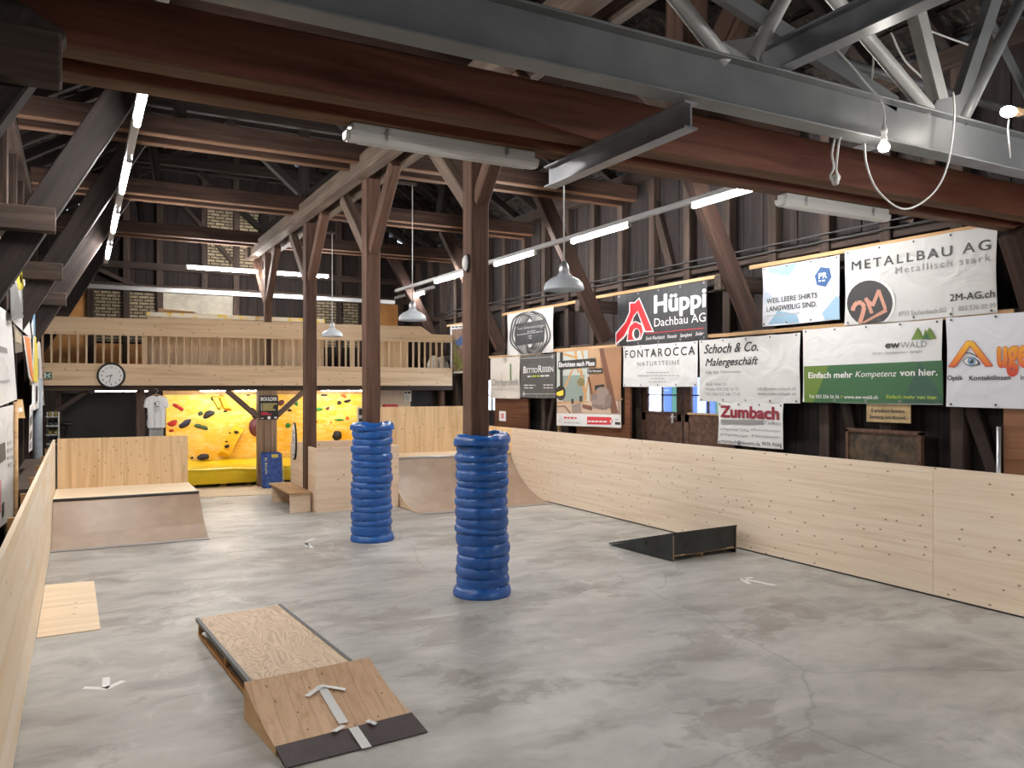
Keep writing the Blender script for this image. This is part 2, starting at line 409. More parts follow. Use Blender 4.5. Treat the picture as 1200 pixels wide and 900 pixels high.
# ------------------------------------------------------------------ the setting
XL, XR, Y0, YB, EAVE, RIDGE, XM, PITCH = -.95, 8.5, -6.0, 21.4, 5.9, 8.85, 3.775, .62
def struct(name, b, m, parent=None, origin=(0, 0, 0), **k):
    return tag(b.build(name, m, parent=parent, origin=origin, **k), kind='structure')
b = MB()
b.add([(XL, Y0, 0), (XR, Y0, 0), (XR, YB, 0), (XL, YB, 0), (XL, Y0, -.2), (XR, Y0, -.2), (XR, YB, -.2), (XL, YB, -.2)],
      [(0, 1, 2, 3), (7, 6, 5, 4), (0, 4, 5, 1), (1, 5, 6, 2), (2, 6, 7, 3), (3, 7, 4, 0)])
struct('floor', b, CONC)

def board_wall(name, X, sgn, holes):
    b = MB(); y = Y0; zs = [(0, 2.95), (2.95, 4.02), (4.02, EAVE + .05)]
    while y < YB - .001:
        y1 = min(y + .2, YB)
        for z0, z1 in zs:
            d = R.uniform(-.012, .012); segs = [(z0, z1)]
            for hy0, hy1, hz0, hz1 in holes:
                if y + .1 > hy0 and y + .1 < hy1:
                    segs = [(a, q) for s0, s1 in segs for a, q in ((s0, min(s1, hz0)), (max(s0, hz1), s1)) if q - a > .01]
            for a, q in segs: b.box((X + d, y + .003, a), (X + sgn * .06, y1 - .003, q))
        y = y1
    ys = sorted({Y0, YB} | {q for h in holes for q in h[:2]})
    for ya, yb in zip(ys[:-1], ys[1:]):
        h = [h for h in holes if h[0] <= ya and h[1] >= yb]
        for z0, z1 in ([(0, EAVE + .05)] if not h else [(0, h[0][2]), (h[0][3], EAVE + .05)]):
            if z1 > z0: b.box((X + sgn * .06, ya, z0), (X + sgn * .07, yb, z1))
    return struct(name, b, PLK_R)
DOOR = (8.8, 11.0, 0, 2.42)
WIN = (16.0, 18.0, 1.62, 2.42)
wr = board_wall('wall_right', XR, 1, [DOOR, WIN])
wl = board_wall('wall_left', XL, -1, [])
b = MB()                         # wall head plates, posts and rails that carry the boards
for X, sg, wall in ((XR, -1, wr), (XL, 1, wl)):
    timber('wall_plate', (X + sg * .1, Y0, EAVE - .12), (X + sg * .1, YB, EAVE - .12), .2, .22, W_OLD, parent=wall)
    for z in (4.02, 2.95):
        timber('rail', (X + sg * .05, Y0, z), (X + sg * .05, YB, z), .1, .13, W_OLD, parent=wall)
    k = 0; y = -5.2
    while y < YB:
        if not (wall is wr and (DOOR[0] - .1 < y < DOOR[1] + .1 or WIN[0] - .1 < y < WIN[1] + .1)):
            timber('wall_stud', (X + sg * .07, y, 0), (X + sg * .07, y, EAVE - .22), .14, .15, W_OLD, up=(0, 1, 0), parent=wall)
        else: timber('wall_stud', (X + sg * .07, y, 2.5), (X + sg * .07, y, EAVE - .22), .14, .15, W_OLD, up=(0, 1, 0), parent=wall)
        y += .875 if wall is wr else 1.75
    for (ya, za, yb, zb) in ((6.55, 1.2, 7.0, 2.9), (5.4, 2.6, 4.85, 1.1), (12.5, 1.1, 12.9, 2.8), (3.5, 1.1, 4.1, 2.9), (13.4, 2.85, 14.0, 1.1), (10.1, 4.1, 10.7, 5.7), (5.9, 4.1, 5.2, 5.7)):
        timber('wall_brace', (X + sg * .06, ya, za), (X + sg * .06, yb, zb), .1, .14, W_OLD, up=(0, 1, 0), parent=wall)

# the gable behind the gallery: boards, brick and plaster fields between studs
b = MB(); x = XL
while x < XR:
    x1 = min(x + .24, XR); d = R.uniform(-.012, .012)
    zt = EAVE + PITCH * (XM - XL - abs((x + x1) / 2 - XM)) + .1
    b.box((x + .003, YB + d, 0), (x1 - .003, YB + .08, zt)); x = x1
zt = EAVE + PITCH * (XM - XL) + .1; b.prism([(XL, YB + .08, 0), (XR, YB + .08, 0), (XR, YB + .08, EAVE), (XM, YB + .08, zt), (XL, YB + .08, EAVE)], (0, .02, 0))
wb = struct('wall_back', b, PLK_B)
for x0, x1, z0, z1 in ((.30, .97, 3.3, 4.52), (1.05, 1.72, 3.3, 4.52), (5.5, 6.2, 3.3, 4.58), (6.26, 6.8, 3.3, 4.58), (2.84, 3.48, 5.2, 6.75), (3.62, 4.14, 5.2, 6.75)):
    b = MB(); b.box((x0, YB - .03, z0), (x1, YB + .01, z1)); b.build('brick_field', BRICK, parent=wb)
b = MB(); b.box((1.78, YB - .04, 3.3), (3.58, YB + .01, 4.53)); b.build('plaster_field', PLAST, parent=wb)
b = MB(); b.box((XL + .02, YB - .05, 2.5), (.22, YB - .02, 4.5)); b.box((.3, YB - .05, 2.5), (1.5, YB - .02, 3.25)); b.box((7.22, YB - .05, 3.3), (7.95, YB - .02, 4.56)); b.build('plywood_field', OSB, parent=wb)
for x0, z0, z1 in ((.25, 2.5, 6.4), (1.01, 2.5, 6.9), (1.75, 2.5, 7.3), (3.55, 2.5, 8.4), (2.78, 4.6, 7.9), (4.2, 4.6, 8.3), (5.44, 2.5, 7.6), (6.23, 2.5, 7.1), (6.85, 2.5, 6.7), (8.0, 2.5, 5.9)):
    timber('gable_stud', (x0, YB - .06, z0), (x0, YB - .06, z1), .15, .12, W_OLD, up=(0, 1, 0), parent=wb)
for z, xa, xb in ((4.62, XL, XR), (5.15, XL, XR), (6.8, .7, 6.9)):
    timber('gable_rail', (xa, YB - .07, z), (xb, YB - .07, z), .14, .17, W_OLD, parent=wb)
for xa, za, xb, zb in ((3.45, 5.4, 2.3, 6.7), (4.3, 5.4, 5.4, 6.7), (.3, 5.05, 1.2, 4.65)):
    timber('gable_brace', (xa, YB - .1, za), (xb, YB - .1, zb), .1, .15, W_OLD, up=(0, 1, 0), parent=wb)
b = MB(); b.box((XL, Y0 - .1, 0), (XR, Y0, EAVE)); b.prism([(XL, Y0, EAVE), (XR, Y0, EAVE), (XM, Y0, RIDGE)], (0, -.1, 0)); struct('wall_front', b, PLK_B)

# roof: rows of clay tiles on battens
b = MB(); NR = 18
for sg in (1, -1):
    L = XM - XL + .5; n = Vector((sg * PITCH, 0, 1)).normalized()
    for i in range(NR):
        t0, t1 = i / NR, (i + 1.12) / NR; y = Y0 - .1; 
        while y < YB + .1:
            dz = R.uniform(-.008, .008); wv = []
            for t, lift in ((t0, .045), (t1, 0.0)):
                px, pz = XM + sg * L * (1 - t), RIDGE + .1 - PITCH * L * (1 - t)
                for q, h in ((0, -.012), (.25, .012), (.75, .012), (1, -.012)):
                    wv.append(Vector((px, y + .235 * q, pz)) + n * (lift + h + dz))
            b.add(wv, [(k, k + 1, k + 5, k + 4) for k in range(3)]); y += .24
roof = struct('ceiling', b, TILE)
for sg in (1, -1):
    for i in range(NR + 1):
        t = i / NR; px, pz = XM + sg * (XM - XL + .5) * (1 - t), RIDGE + .07 - PITCH * (XM - XL + .5) * (1 - t)
        bb = MB(); bb.bar((px, Y0, pz), (px, YB, pz), .05, .03, up=(sg * PITCH, 0, 1)); bb.build('roof_batten', W_ROOF, parent=roof)
b = MB()
for sg in (1, -1):
    n = Vector((sg * PITCH, 0, 1)).normalized() * .14
    p = [Vector((XM, Y0 - .1, RIDGE + .1)), Vector((XM + sg * 5.3, Y0 - .1, RIDGE + .1 - PITCH * 5.3))]
    q = [Vector((a.x, YB + .1, a.z)) for a in p]
    b.add([p[0] + n, p[1] + n, q[1] + n, q[0] + n], [(0, 1, 2, 3)])
b.build('roof_underlay', BLACK, parent=roof)
proto = {}
for sg, side in ((1, 'right'), (-1, 'left')):
    y = -5.4
    while y < YB:
        px = XM + sg * (XM - XL + .35); z0 = RIDGE - .04 - PITCH * (XM - XL + .35)
        if sg not in proto:
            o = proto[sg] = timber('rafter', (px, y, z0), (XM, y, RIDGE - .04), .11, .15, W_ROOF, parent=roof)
        else:
            o = clone(proto[sg]); o.location = (px, y, z0)
        y += .9

# ------------------------------------------------------------------ timber frames
FR = [4.3, 7.66, 11.12, 14.6, 18.3]
ORD = ['nearest the camera', 'second from the camera', 'third from the camera', 'fourth from the camera', 'at the gallery front']
POSTN = ['', 'standing in the taller loose-topped blue pad', 'standing in the blue pad further back', 'standing in the pale board box', 'rising through the gallery railing']
PX_ = 3.72
timber('post', (PX_, 4.3, 4.03), (PX_, 4.3, 5.2), .22, .2, W_POST, 'short brown post standing on the big red-brown beam', 'post', 'central row of posts', up=(0, 1, 0))
for i in (1, 2, 3): timber('post', (PX_, FR[i], 0), (PX_, FR[i], 5.2), .21 if i < 3 else .2, .22, W_POST, 'squared brown timber post ' + POSTN[i], 'post', 'central row of posts', up=(0, 1, 0))
timber('post', (PX_, FR[4], 2.7), (PX_, FR[4], 5.2), .15, .16, W_POST, 'dark post rising behind the gallery railing', 'post', 'central row of posts', up=(0, 1, 0))
WHR = ['above the big red-brown beam', 'on the post with the taller blue pad', 'on the post with the blue pad further back', 'on the post in the pale box', 'on the gallery post']
for i in range(5):
    y = FR[i]
    timber('brace', (PX_, y - .1, 4.16), (PX_, y - 1.02, 5.2), .14, .17, W_POST, 'brown brace leaning towards the camera ' + WHR[i], 'brace', 'purlin braces')
    timber('brace', (PX_, y + .1, 4.16), (PX_, y + 1.3, 5.2), .14, .17, W_GREY if i < 4 else W_POST, 'grey-brown brace leaning away from the camera ' + WHR[i], 'brace', 'purlin braces')
timber('purlin', (3.55, 3.75, 5.33), (3.55, 19.6, 5.33), .2, .26, W_GREY, 'weathered grey purlin, the stouter of the pair over the posts', 'beam', 'purlin pair over the posts')
timber('purlin', (3.90, 3.75, 5.33), (3.90, 19.6, 5.33), .12, .24, W_GREY, 'weathered grey purlin, the thinner of the pair over the posts', 'beam', 'purlin pair over the posts')
for i in range(1, 5):
    y = FR[i]
    for s, nm in ((-.22, 'front'), (.22, 'rear')):
        timber('tie_beam', (XL + .3, y + s, 5.48), (XR - .2, y + s, 5.48), .15, .25, W_TIE, '%s dark beam of the tie pair over the post %s' % (nm, ORD[i]), 'beam', 'tie beams under the roof', under=W_UNDLIT)
    for s, nm in ((-.2, 'front'), (.2, 'rear')):
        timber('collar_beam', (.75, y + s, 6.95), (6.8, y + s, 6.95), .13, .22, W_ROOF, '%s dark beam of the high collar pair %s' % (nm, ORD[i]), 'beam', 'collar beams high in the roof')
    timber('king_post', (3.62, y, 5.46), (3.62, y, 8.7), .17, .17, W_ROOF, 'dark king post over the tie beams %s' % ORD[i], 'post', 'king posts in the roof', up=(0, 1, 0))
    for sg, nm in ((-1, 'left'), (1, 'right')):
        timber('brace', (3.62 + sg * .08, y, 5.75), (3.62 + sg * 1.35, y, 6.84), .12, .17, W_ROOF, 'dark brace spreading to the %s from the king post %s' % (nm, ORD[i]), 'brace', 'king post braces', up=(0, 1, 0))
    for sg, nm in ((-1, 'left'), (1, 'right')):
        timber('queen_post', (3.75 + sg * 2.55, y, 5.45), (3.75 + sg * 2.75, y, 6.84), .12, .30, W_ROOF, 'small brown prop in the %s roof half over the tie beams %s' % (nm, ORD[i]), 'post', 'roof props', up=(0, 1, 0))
# slanting struts from the walls to the tie beams, and the short ties that hold them
STN = ['nearest', 'second', 'third', 'fourth', 'farthest']
for i in range(5):
    yl = 3.93 if i == 0 else FR[i] + .36
    yr = 4.45 if i == 0 else FR[i] + (.78 if i == 3 else .36)
    top = 3.76 if i == 0 else 5.5
    for sg, nm, y in ((-1, 'left', yl), (1, 'right', yr)):
        def P(z): return XM + sg * (3.405 - (z - 4.70) / 1.8 + (.15 if i == 0 and sg > 0 else .11 if i > 0 and sg < 0 else 0))
        zb_ = 3.02 if sg > 0 else 2.85
        tz = 3.7 if (i == 0 and sg > 0) else top
        timber('strut', (P(zb_), y, zb_), (P(tz), y, tz), .15, .25, W_ROOF if sg < 0 else W_TIE, '%s slanting strut along the %s wall, dark timber' % (STN[i], nm), 'strut', 'struts along the %s wall' % nm, up=(-sg, 0, .55))
        if sg > 0 and i in (0, 3, 4): continue
        xo = XL if sg < 0 else XR; dy_ = -.16 if sg < 0 else .16; zt_ = 3.54 if i == 0 else 3.62
        timber('short_tie', (xo, y + dy_, zt_), (P(3.62) + sg * -.17, y + dy_, zt_), .13, .21, W_OLD, '%s short tie between the %s wall and its strut' % (STN[i], nm), 'beam', 'short ties at the %s wall' % nm)
timber('bolster_block', (6.75, 7.9, 5.03), (7.3, 7.9, 5.03), .34, .16, W_OLD, 'dark block under the roof at the top of a right strut', 'block')

# big red-brown beam pair across the hall, carried by steel
timber('beam', (XL + .05, 4.17, 3.875), (XR - .05, 4.17, 3.875), .15, .30, W_RED, 'large red-brown front beam crossing the hall under the steel truss', 'beam', 'red-brown beam pair', under=W_UNDLIT)
timber('beam', (XL + .05, 4.53, 3.875), (XR - .05, 4.53, 3.875), .15, .28, W_RED, 'red-brown rear beam behind the large front beam', 'beam', 'red-brown beam pair', under=W_UNDLIT)

def ibeam(b, p0, p1, h, wd, tf, tw, mi=0):
    p0, p1 = Vector(p0), Vector(p1); z = Vector((0, 0, 1))
    b.bar(p0 + z * (h - tf / 2), p1 + z * (h - tf / 2), wd, tf, mi=mi); b.bar(p0 + z * tf / 2, p1 + z * tf / 2, wd, tf, mi=mi)
    b.bar(p0 + z * h / 2, p1 + z * h / 2, tw, h - 2 * tf, mi=mi)
# steel truss
GY = 3.273
tr = empty('steel_truss', (3.7, GY, 3.72), 'grey steel lattice girder carrying the big red-brown beam', 'steel truss')
b = MB(); ibeam(b, (XL + .26, GY, 3.72), (XR - .2, GY, 3.72), .27, .135, .014, .012); b.build('bottom_chord', STEEL, parent=tr, bevel=.004)
b = MB(); ibeam(b, (XL + .8, GY, 5.5), (XR - .8, GY, 5.5), .16, .18, .014, .016); b.build('top_chord', STEEL, parent=tr)
def ext(p, q, z):
    p, q = Vector(p), Vector(q); return p + (q - p) * ((z - p.z) / (q.z - p.z))
N1, N2 = Vector((3.2, GY, 4.0)), Vector((5.06, GY, 4.0))
def member(kind, base, thru, nm='diagonal', yo=0.0, mt=STEEL):
    p, q = Vector(base), ext(base, thru, 5.51); p.y += yo; q.y += yo; b = MB()
    if kind == 'pipe': b.tube([p, q], .043, 14)
    elif kind == 'flat': b.bar(p, q, .012, .1, up=(1, 0, 0))
    else:
        b.bar(p, q, .1, .012, up=(0, 1, 0)); b.bar(p + Vector((0, .05, 0)), q + Vector((0, .05, 0)), .012, .1, up=(0, 1, 0))
    return b.build(nm, mt, parent=tr)
member('pipe', (3.11, GY, 3.98), (2.78, GY, 4.23), mt=STEEL_L)
member('pipe', (3.29, GY, 4.02), (3.54, GY, 4.41), mt=STEEL_L)
member('pipe', (4.87, GY, 4.0), (4.0, GY, 4.51), mt=STEEL_L)
member('pipe', (5.22, GY, 3.99), (5.91, GY, 4.96))
member('angle', (5.06, GY, 4.02), (4.80, GY, 4.61), mt=STEEL_L)
member('angle', (4.55, GY, 3.99), (3.21, GY, 4.33), mt=STEEL)
member('angle', (5.20, GY, 4.06), (5.45, GY, 4.56))
member('pipe', (1.35, GY, 4.0), (1.75, GY, 4.6)); member('pipe', (1.2, GY, 4.0), (.8, GY, 4.6)); member('pipe', (6.85, GY, 4.0), (6.3, GY, 4.8))
member('pipe', (6.95, GY, 4.0), (7.4, GY, 4.8))
for N in (N1, N2, Vector((1.28, GY, 4.0)), Vector((6.9, GY, 4.0))):
    b = MB(); h = .17; wd = .19
    b.prism([(N.x - wd, GY - .008, 3.985), (N.x + wd, GY - .008, 3.985), (N.x + wd * .75, GY - .008, 4.0 + h), (N.x + .03, GY - .008, 4.0 + h * .75), (N.x - wd * .6, GY - .008, 4.0 + h * .5)], (0, .016, 0)); b.build('gusset_plate', STEEL_L if N is N1 else STEEL, parent=tr)
# second, thinner lattice further back at the right
b = MB(); b.tube([(4.1, 4.05, 4.62), (XR - .2, 4.05, 4.62)], .035, 10); b.bar((4.9, 4.05, 4.62), (5.6, 4.05, 5.4), .09, .02, up=(0, 1, 0)); b.bar((6.0, 4.05, 4.62), (6.9, 4.05, 4.05), .09, .02, up=(0, 1, 0))
b.bar((7.6, 4.05, 4.62), (6.8, 4.05, 5.4), .09, .02, up=(0, 1, 0)); b.build('rear_bracing', STEEL, parent=tr)
b = MB(); ibeam(b, (2.86, 3.27, 3.575), (2.86, 4.72, 3.575), .145, .09, .012, .012); tag(b.build('steel_beam', STEEL_D), 'short dark steel beam hung under the girder and red beam', 'steel beam')
b = MB(); ibeam(b, (3.5, .6, 3.995), (3.5, 3.48, 3.995), .165, .1, .014, .012); tag(b.build('steel_beam', STEEL_D), 'dark steel beam lying on the girder and running overhead', 'steel beam')

# ------------------------------------------------------------------ lamps
def strip(nm, X, Z, ya, yb, label):
    b = MB(); b.box((X - .035, ya, Z + .045), (X + .035, yb, Z + .10)); b.box((X - .02, ya, Z + .10), (X + .02, yb, Z + .115))
    return tag(b.build(nm, TRAY, bevel=.004), label, 'light track')
def tube_lamp(X, Z, ya, yb, label, group, axis='Y', housing=True):
    c = (X, (ya + yb) / 2, Z) if axis == 'Y' else ((ya + yb) / 2, X, Z)
    t = empty('tube_light', c, label, 'tube light', group)
    P = (lambda q, dz=0: (X, q, Z + dz)) if axis == 'Y' else (lambda q, dz=0: (q, X, Z + dz))
    b = MB(); b.tube([P(ya + .03), P(yb - .03)], .026, 10); b.build('lit_tube', TUBEW if Z < 3 else TUBEM, parent=t)
    if axis == 'X': b = MB(); b.box((ya, X - .03, Z + .045), (yb, X + .03, Z + .066)); b.build('housing', WHITE, parent=t)
    for q, r in ((ya, 1), (yb, -1)):
        b = MB(); b.tube([P(q), P(q + r * .035)], .03, 10); bx, dz = P(q + r * .017, .03), .03
        b.box((bx[0] - .02, bx[1] - .02, Z), (bx[0] + .02, bx[1] + .02, Z + .045)); b.build('lamp_holder', WHITE, parent=t)
    return t
strip('light_track', .44, 4.45, 4.9, 16.6, 'pale metal track carrying the left row of tubes')
for i, (ya, n) in enumerate(((6.05, 'nearest'), (8.75, 'second'), (11.4, 'third'), (14.05, 'farthest'))):
    tube_lamp(.44, 4.45, ya, ya + 1.5, '%s lit tube on the left track' % n, 'tubes on the left track')
strip('light_track', 6.75, 4.46, 4.9, 18.3, 'pale metal track carrying the right row of tubes')
for i, (ya, n) in enumerate(((6.2, 'nearest'), (8.98, 'second'), (11.6, 'third'), (14.4, 'farthest'))):
    tube_lamp(6.75, 4.46, ya, ya + 1.5, '%s lit tube on the right track' % n, 'tubes on the right track')
strip('light_track', 7.4, 4.5, 17.5, 20.1, 'short pale track beyond the gallery end')
tube_lamp(7.4, 4.5, 18.05, 19.0, 'small lit tube far back near the right gallery end', 'single tubes')
for ya, n in ((2.1, 'first'), (3.75, 'second')): tube_lamp(19.0, 4.86, ya, ya + 1.55, '%s lit tube from the left above the gallery' % n, 'tubes above the gallery', axis='X')
b = MB(); b.box((.1, 19.46, 4.34), (7.15, 19.54, 4.43)); b.box((.1, 19.44, 4.42), (7.15, 19.56, 4.435)); tag(b.build('cable_tray', TRAY, bevel=.004), 'long white metal tray running above the gallery', 'cable tray')
for ya, yb, n in ((.3, 1.42, 'behind the dark screen'), (2.5, 3.2, 'left of the poster post'), (3.28, 3.98, 'just beside the poster post'), (5.38, 6.5, 'over the right part of the climbing wall')):
    tube_lamp(20.1, 2.135, ya, yb, 'lit tube under the gallery %s' % n, 'tubes under the gallery', axis='X')
# unseen tubes added behind the camera to light the near floor and red beams
for X, ya in ((6.75, .9), (6.75, -1.9), (6.75, -4.7), (1.2, -2.2), (1.2, -5.0)): tube_lamp(X, 3.25, ya, ya + 1.5, 'unseen lit tube added behind the camera', 'added tubes behind the camera')

def wet_lamp(x0, x1, y, z, label):
    t = empty('strip_lamp', ((x0 + x1) / 2, y, z), label, 'lamp', 'unlit strip lamps on the beam')
    b = MB(); b.box((x0 + .01, y - .05, z + .055), (x1 - .01, y + .05, z + .105)); b.build('lamp_body', GREYP, parent=t, bevel=.012)
    prof = [(-.052, .058), (-.05, .03), (-.038, .008), (-.018, 0), (.018, 0), (.038, .008), (.05, .03), (.052, .058)]
    b = MB(); b.prism([(x0, y + a, z + h) for a, h in prof], (x1 - x0, 0, 0))
    for k in (-.02, 0, .02): b.bar((x0 + .06, y + k, z - .001), (x1 - .06, y + k, z - .001), .004, .004)
    df = b.build('diffuser', DIFF, parent=t, bevel=.006)
    for k in (.18, .82):
        xx = x0 + (x1 - x0) * k; b = MB(); b.tube([(xx, y - .056, z + .02), (xx, y - .06, z + .05), (xx, y - .056, z + .09)], .005, 6); b.box((xx - .012, y - .064, z + .05), (xx + .012, y - .05, z + .075)); b.build('clip', CHROME, parent=df)
    for xx, q in ((x0, -1), (x1, 1)):
        b = MB(); b.prism([(xx, y + a * .93, z + .004 + h * .93) for a, h in prof], (q * .02, 0, 0)); b.build('end_cap', GREYP, parent=t, bevel=.006)
    return t
wet_lamp(1.375, 2.62, 4.53, 3.63, 'long unlit strip lamp with ribbed cover left of the central post')
wet_lamp(4.88, 6.14, 4.53, 3.63, 'unlit strip lamp above the grey banner with round badge')

for y, n in ((6.96, 'nearest the camera'), (11.2, 'in the middle of the row'), (15.5, 'farthest back')):
    X, z = 4.39, 3.2
    t = empty('pendant_lamp', (X, y, z), 'unlit bell-shaped grey pendant lamp %s' % n, 'pendant lamp', 'row of pendant lamps')
    b = MB(); b.lathe([(.20, .0), (.207, .004), (.205, .03), (.19, .075), (.14, .115), (.075, .145), (.06, .165), (.055, .17), (.05, .165), (.07, .14), (.135, .108), (.183, .07), (.197, .03), (.20, 0)], (X, y, z), 40); b.build('lamp_shade', ENAM, parent=t)
    b = MB(); b.lathe([(.03, .13), (.052, .16), (.052, .235), (.04, .27), (.018, .29), (.01, .30)], (X, y, z), 20); b.build('lamp_neck', CHROME, parent=t)
    b = MB(); b.tube([(X, y, z + .28), (X, y, 5.25 if y > 9 else 5.3)], .0085, 8); b.build('stem', GREYP, parent=t)
    b = MB(); b.lathe([(0.0, .03), (.035, .05), (.04, .09), (.02, .14), (0.0, .15)], (X, y, z), 16); b.build('bulb', WHITE, parent=t)
    b = MB(); b.box((X - .5, y - .02, 5.22), (X + .06, y + .02, 5.26)); b.build('hanger_bar', W_OLD, parent=t)

# bare bulbs and loose cables at the girder
def arc(pts, n=8):
    pts = [Vector(p) for p in pts]; out = []
    for i in range(len(pts) - 1):
        p0, p1, p2, p3 = pts[max(i - 1, 0)], pts[i], pts[i + 1], pts[min(i + 2, len(pts) - 1)]
        for k in range(n):
            t = k / n
            out.append(.5 * (2 * p1 + (p2 - p0) * t + (2 * p0 - 5 * p1 + 4 * p2 - p3) * t * t + (3 * p1 - p0 - 3 * p2 + p3) * t ** 3))
    return out + [pts[-1]]
YC = 3.12
p = onY(1036, 172, YC)
t = empty('bare_bulb', p, 'lit bare bulb hanging on a plug below the steel girder', 'bulb', 'bare bulbs at the girder')
b = MB(); b.lathe([(0, -.032), (.022, -.026), (.032, -.008), (.03, .01), (.02, .024)], p, 16); b.build('lit_bulb', BULBM, parent=t)
b = MB(); b.lathe([(.018, .02), (.02, .05), (.014, .075), (.018, .08), (.02, .1), (.006, .14)], p, 12); b.build('socket', WHITE, parent=t)
b = MB(); b.tube(arc([p + Vector((0, 0, .13)), p + Vector((0, 0, .2)), onY(1033, 118, YC), (p.x - .05, 3.18, 4.0), (p.x - .2, 3.3, 4.25)]), .006, 6); b.build('cord', CABLE, parent=t)
p = onY(1184, 131, YC - .2)
t = empty('bare_bulb', p, 'lit bare bulb fixed to the truss at the right edge', 'bulb', 'bare bulbs at the girder')
dr = Vector((1, .1, .18)).normalized()
b = MB(); b.tube([p - dr * .09, p - dr * .07, p - dr * .03, p + dr * .02], [.006, .03, .036, .03], 14); b.build('lit_bulb', BULBM, parent=t)
b = MB(); b.tube([p + dr * .02, p + dr * .1, p + dr * .16], [.028, .03, .022], 12); b.build('socket', W_LATH, parent=t)
b = MB(); b.tube([onY(1182, 140, YC - .12), onY(1181, 152, YC - .12), onY(1184, 185, YC - .12)], .005, 6); b.build('cord', CABLE, parent=t)
b = MB(); b.tube(arc([(onY(978, 163, 3.18)), onY(975, 180, 3.18), onY(977, 196, 3.18), onY(973, 207, 3.18), onY(979, 214, 3.17), onY(984, 208, 3.18), onY(980, 198, 3.19), onY(983, 168, 3.18), onY(985, 161, 3.2)]), .006, 6)
k = onY(979, 211, 3.17); b.lathe([(.012, -.03), (.02, -.02), (.02, .02), (.012, .03)], k, 12); tag(b.build('knotted_cable', CABLE), 'white cable knotted around a spare lamp socket', 'cable')
b = MB(); b.tube(arc([onY(1117, 108, 3.17), onY(1118, 140, 3.17), onY(1110, 195, 3.17), onY(1092, 228, 3.17), onY(1060, 245, 3.17), onY(1030, 225, 3.17), onY(1016, 195, 3.17), onY(1013, 168, 3.17)]), .006, 6); tag(b.build('cable', CABLE), 'white cable hanging in a wide loop from the girder', 'cable')
for q, lab in (([(1044, 38), (1060, 70), (1085, 95), (1102, 112)], 'white cable slanting behind the truss members'), ([(1025, 50), (1022, 90), (1018, 112)], 'short white cable dropping behind the truss'), ([(1070, 28), (1105, 42), (1148, 57)], 'thin white conduit crossing the truss')):
    b = MB(); b.tube(arc([onY(u, v, 3.62) for u, v in q]), .007, 6); tag(b.build('cable', CABLE), lab, 'cable')
for z, r in ((4.14, 'upper'), (4.05, 'lower')):
    b = MB(); b.tube([(XR - .17, Y0 + 2, z + .02), (XR - .17, 19.5, z)], .011, 8); tag(b.build('conduit', DARK), '%s of two grey conduits along the right wall' % r, 'conduit', 'conduits on the right wall')
p = onY(545, 307, 7.56)
t = empty('wall_light', p, 'small oval white bulkhead lamp on the first post', 'lamp')
b = MB(); b.lathe([(.001, -.07), (.03, -.065), (.042, -.045), (.046, 0)], (0, 0, 0), 20, 'X'); b.v = [Vector((PX_ - .105 + q.x * .9, 7.62 + q.y * 1.0, p.z + q.z * 1.9)) for q in b.v]; b.build('lamp_cover', WHITE, parent=t)
b = MB(); b.lathe([(.047, -.03), (.054, -.028), (.054, .0), (.001, 0)], (0, 0, 0), 20, 'X'); b.v = [Vector((PX_ - .105 + q.x, 7.62 + q.y, p.z + q.z * 1.8)) for q in b.v]; b.build('lamp_rim', DARK, parent=t)

# ------------------------------------------------------------------ barriers along both sides
def panel(y0, y1, X, sg, m, label, zt=1.36, zb=.02, group='barrier panels'):
    t = empty('barrier_panel', (X, (y0 + y1) / 2, 0), label, 'barrier', group)
    b = MB(); b.box((X, y0 + .002, zb), (X + sg * .03, y1 - .002, zt)); b.build('board', m, parent=t)
    b = MB(); b.box((X + sg * .012, y0, 0), (X + sg * .03, y1, zb)); b.build('foot_strip', BLACK, parent=t)
    y = y0 + .3
    while y < y1 - .1:
        b = MB(); b.box((X + sg * .03, y, 0), (X + sg * .13, y + .06, zt - .12)); b.build('stud', W_RAW, parent=t); y += 1.5
    return t
panel(.3, 5.26, 7.9, 1, P_WALLH, 'pale knotty barrier panel at the right edge, nearest the camera on the right side')
panel(5.26, 10.2, 7.9, 1, P_WALLH, 'long pale knotty barrier panel behind the black kicker on the right side')
panel(10.2, 14.56, 7.9, 1, P_WALLH, 'pale knotty barrier panel that ends at the foot of the curved ramp')
panel(14.56, 15.62, 7.9, 1, P_WALLY, 'yellowish barrier panel beside the deck of the curved ramp')
panel(.2, 6.6, -.33, -1, P_LEFT, 'pale barrier panel on the left side nearest the camera', group='left barrier panels')
panel(6.6, 14.83, -.33, -1, P_LEFT, 'pale barrier panel on the left side reaching the low bank ramp', group='left barrier panels')

# low bank ramp at the left
t = empty('bank_ramp', (.66, 13.5, 0), 'low brown bank ramp with pale deck and tall backboard at the left', 'ramp')
b = MB(); b.prism([(-.325, 12.37, .004), (-.325, 12.75, .15), (-.325, 13.40, .54), (-.325, 13.40, 0.0)], (1.99, 0, 0)); b.build('bank', RAMP, parent=t)
b = MB(); b.bar((-.325, 12.30, .006), (1.665, 12.30, .006), .14, .008); b.build('foot_plate', speckle('grey steel sheet', (.24, .22, .22), (.30, .28, .28), 6, .45, .0), parent=t)
b = MB(); b.box((-.325, 13.40, .535), (1.665, 14.80, .56)); b.build('deck', P_DECK, parent=t)
b = MB(); b.tube([(-.325, 13.4, .55), (1.665, 13.4, .55)], .022, 10); b.build('coping', DARK, parent=t)
for x in (.3, 1.635): b = MB(); b.box((x, 13.41, 0), (x + .025, 14.79, .53)); b.build('side_board', P_BOXY, parent=t)
b = MB(); b.box((-.30, 14.80, .0), (1.66, 14.83, 1.37)); b.build('backboard', P_BACKV, parent=t)

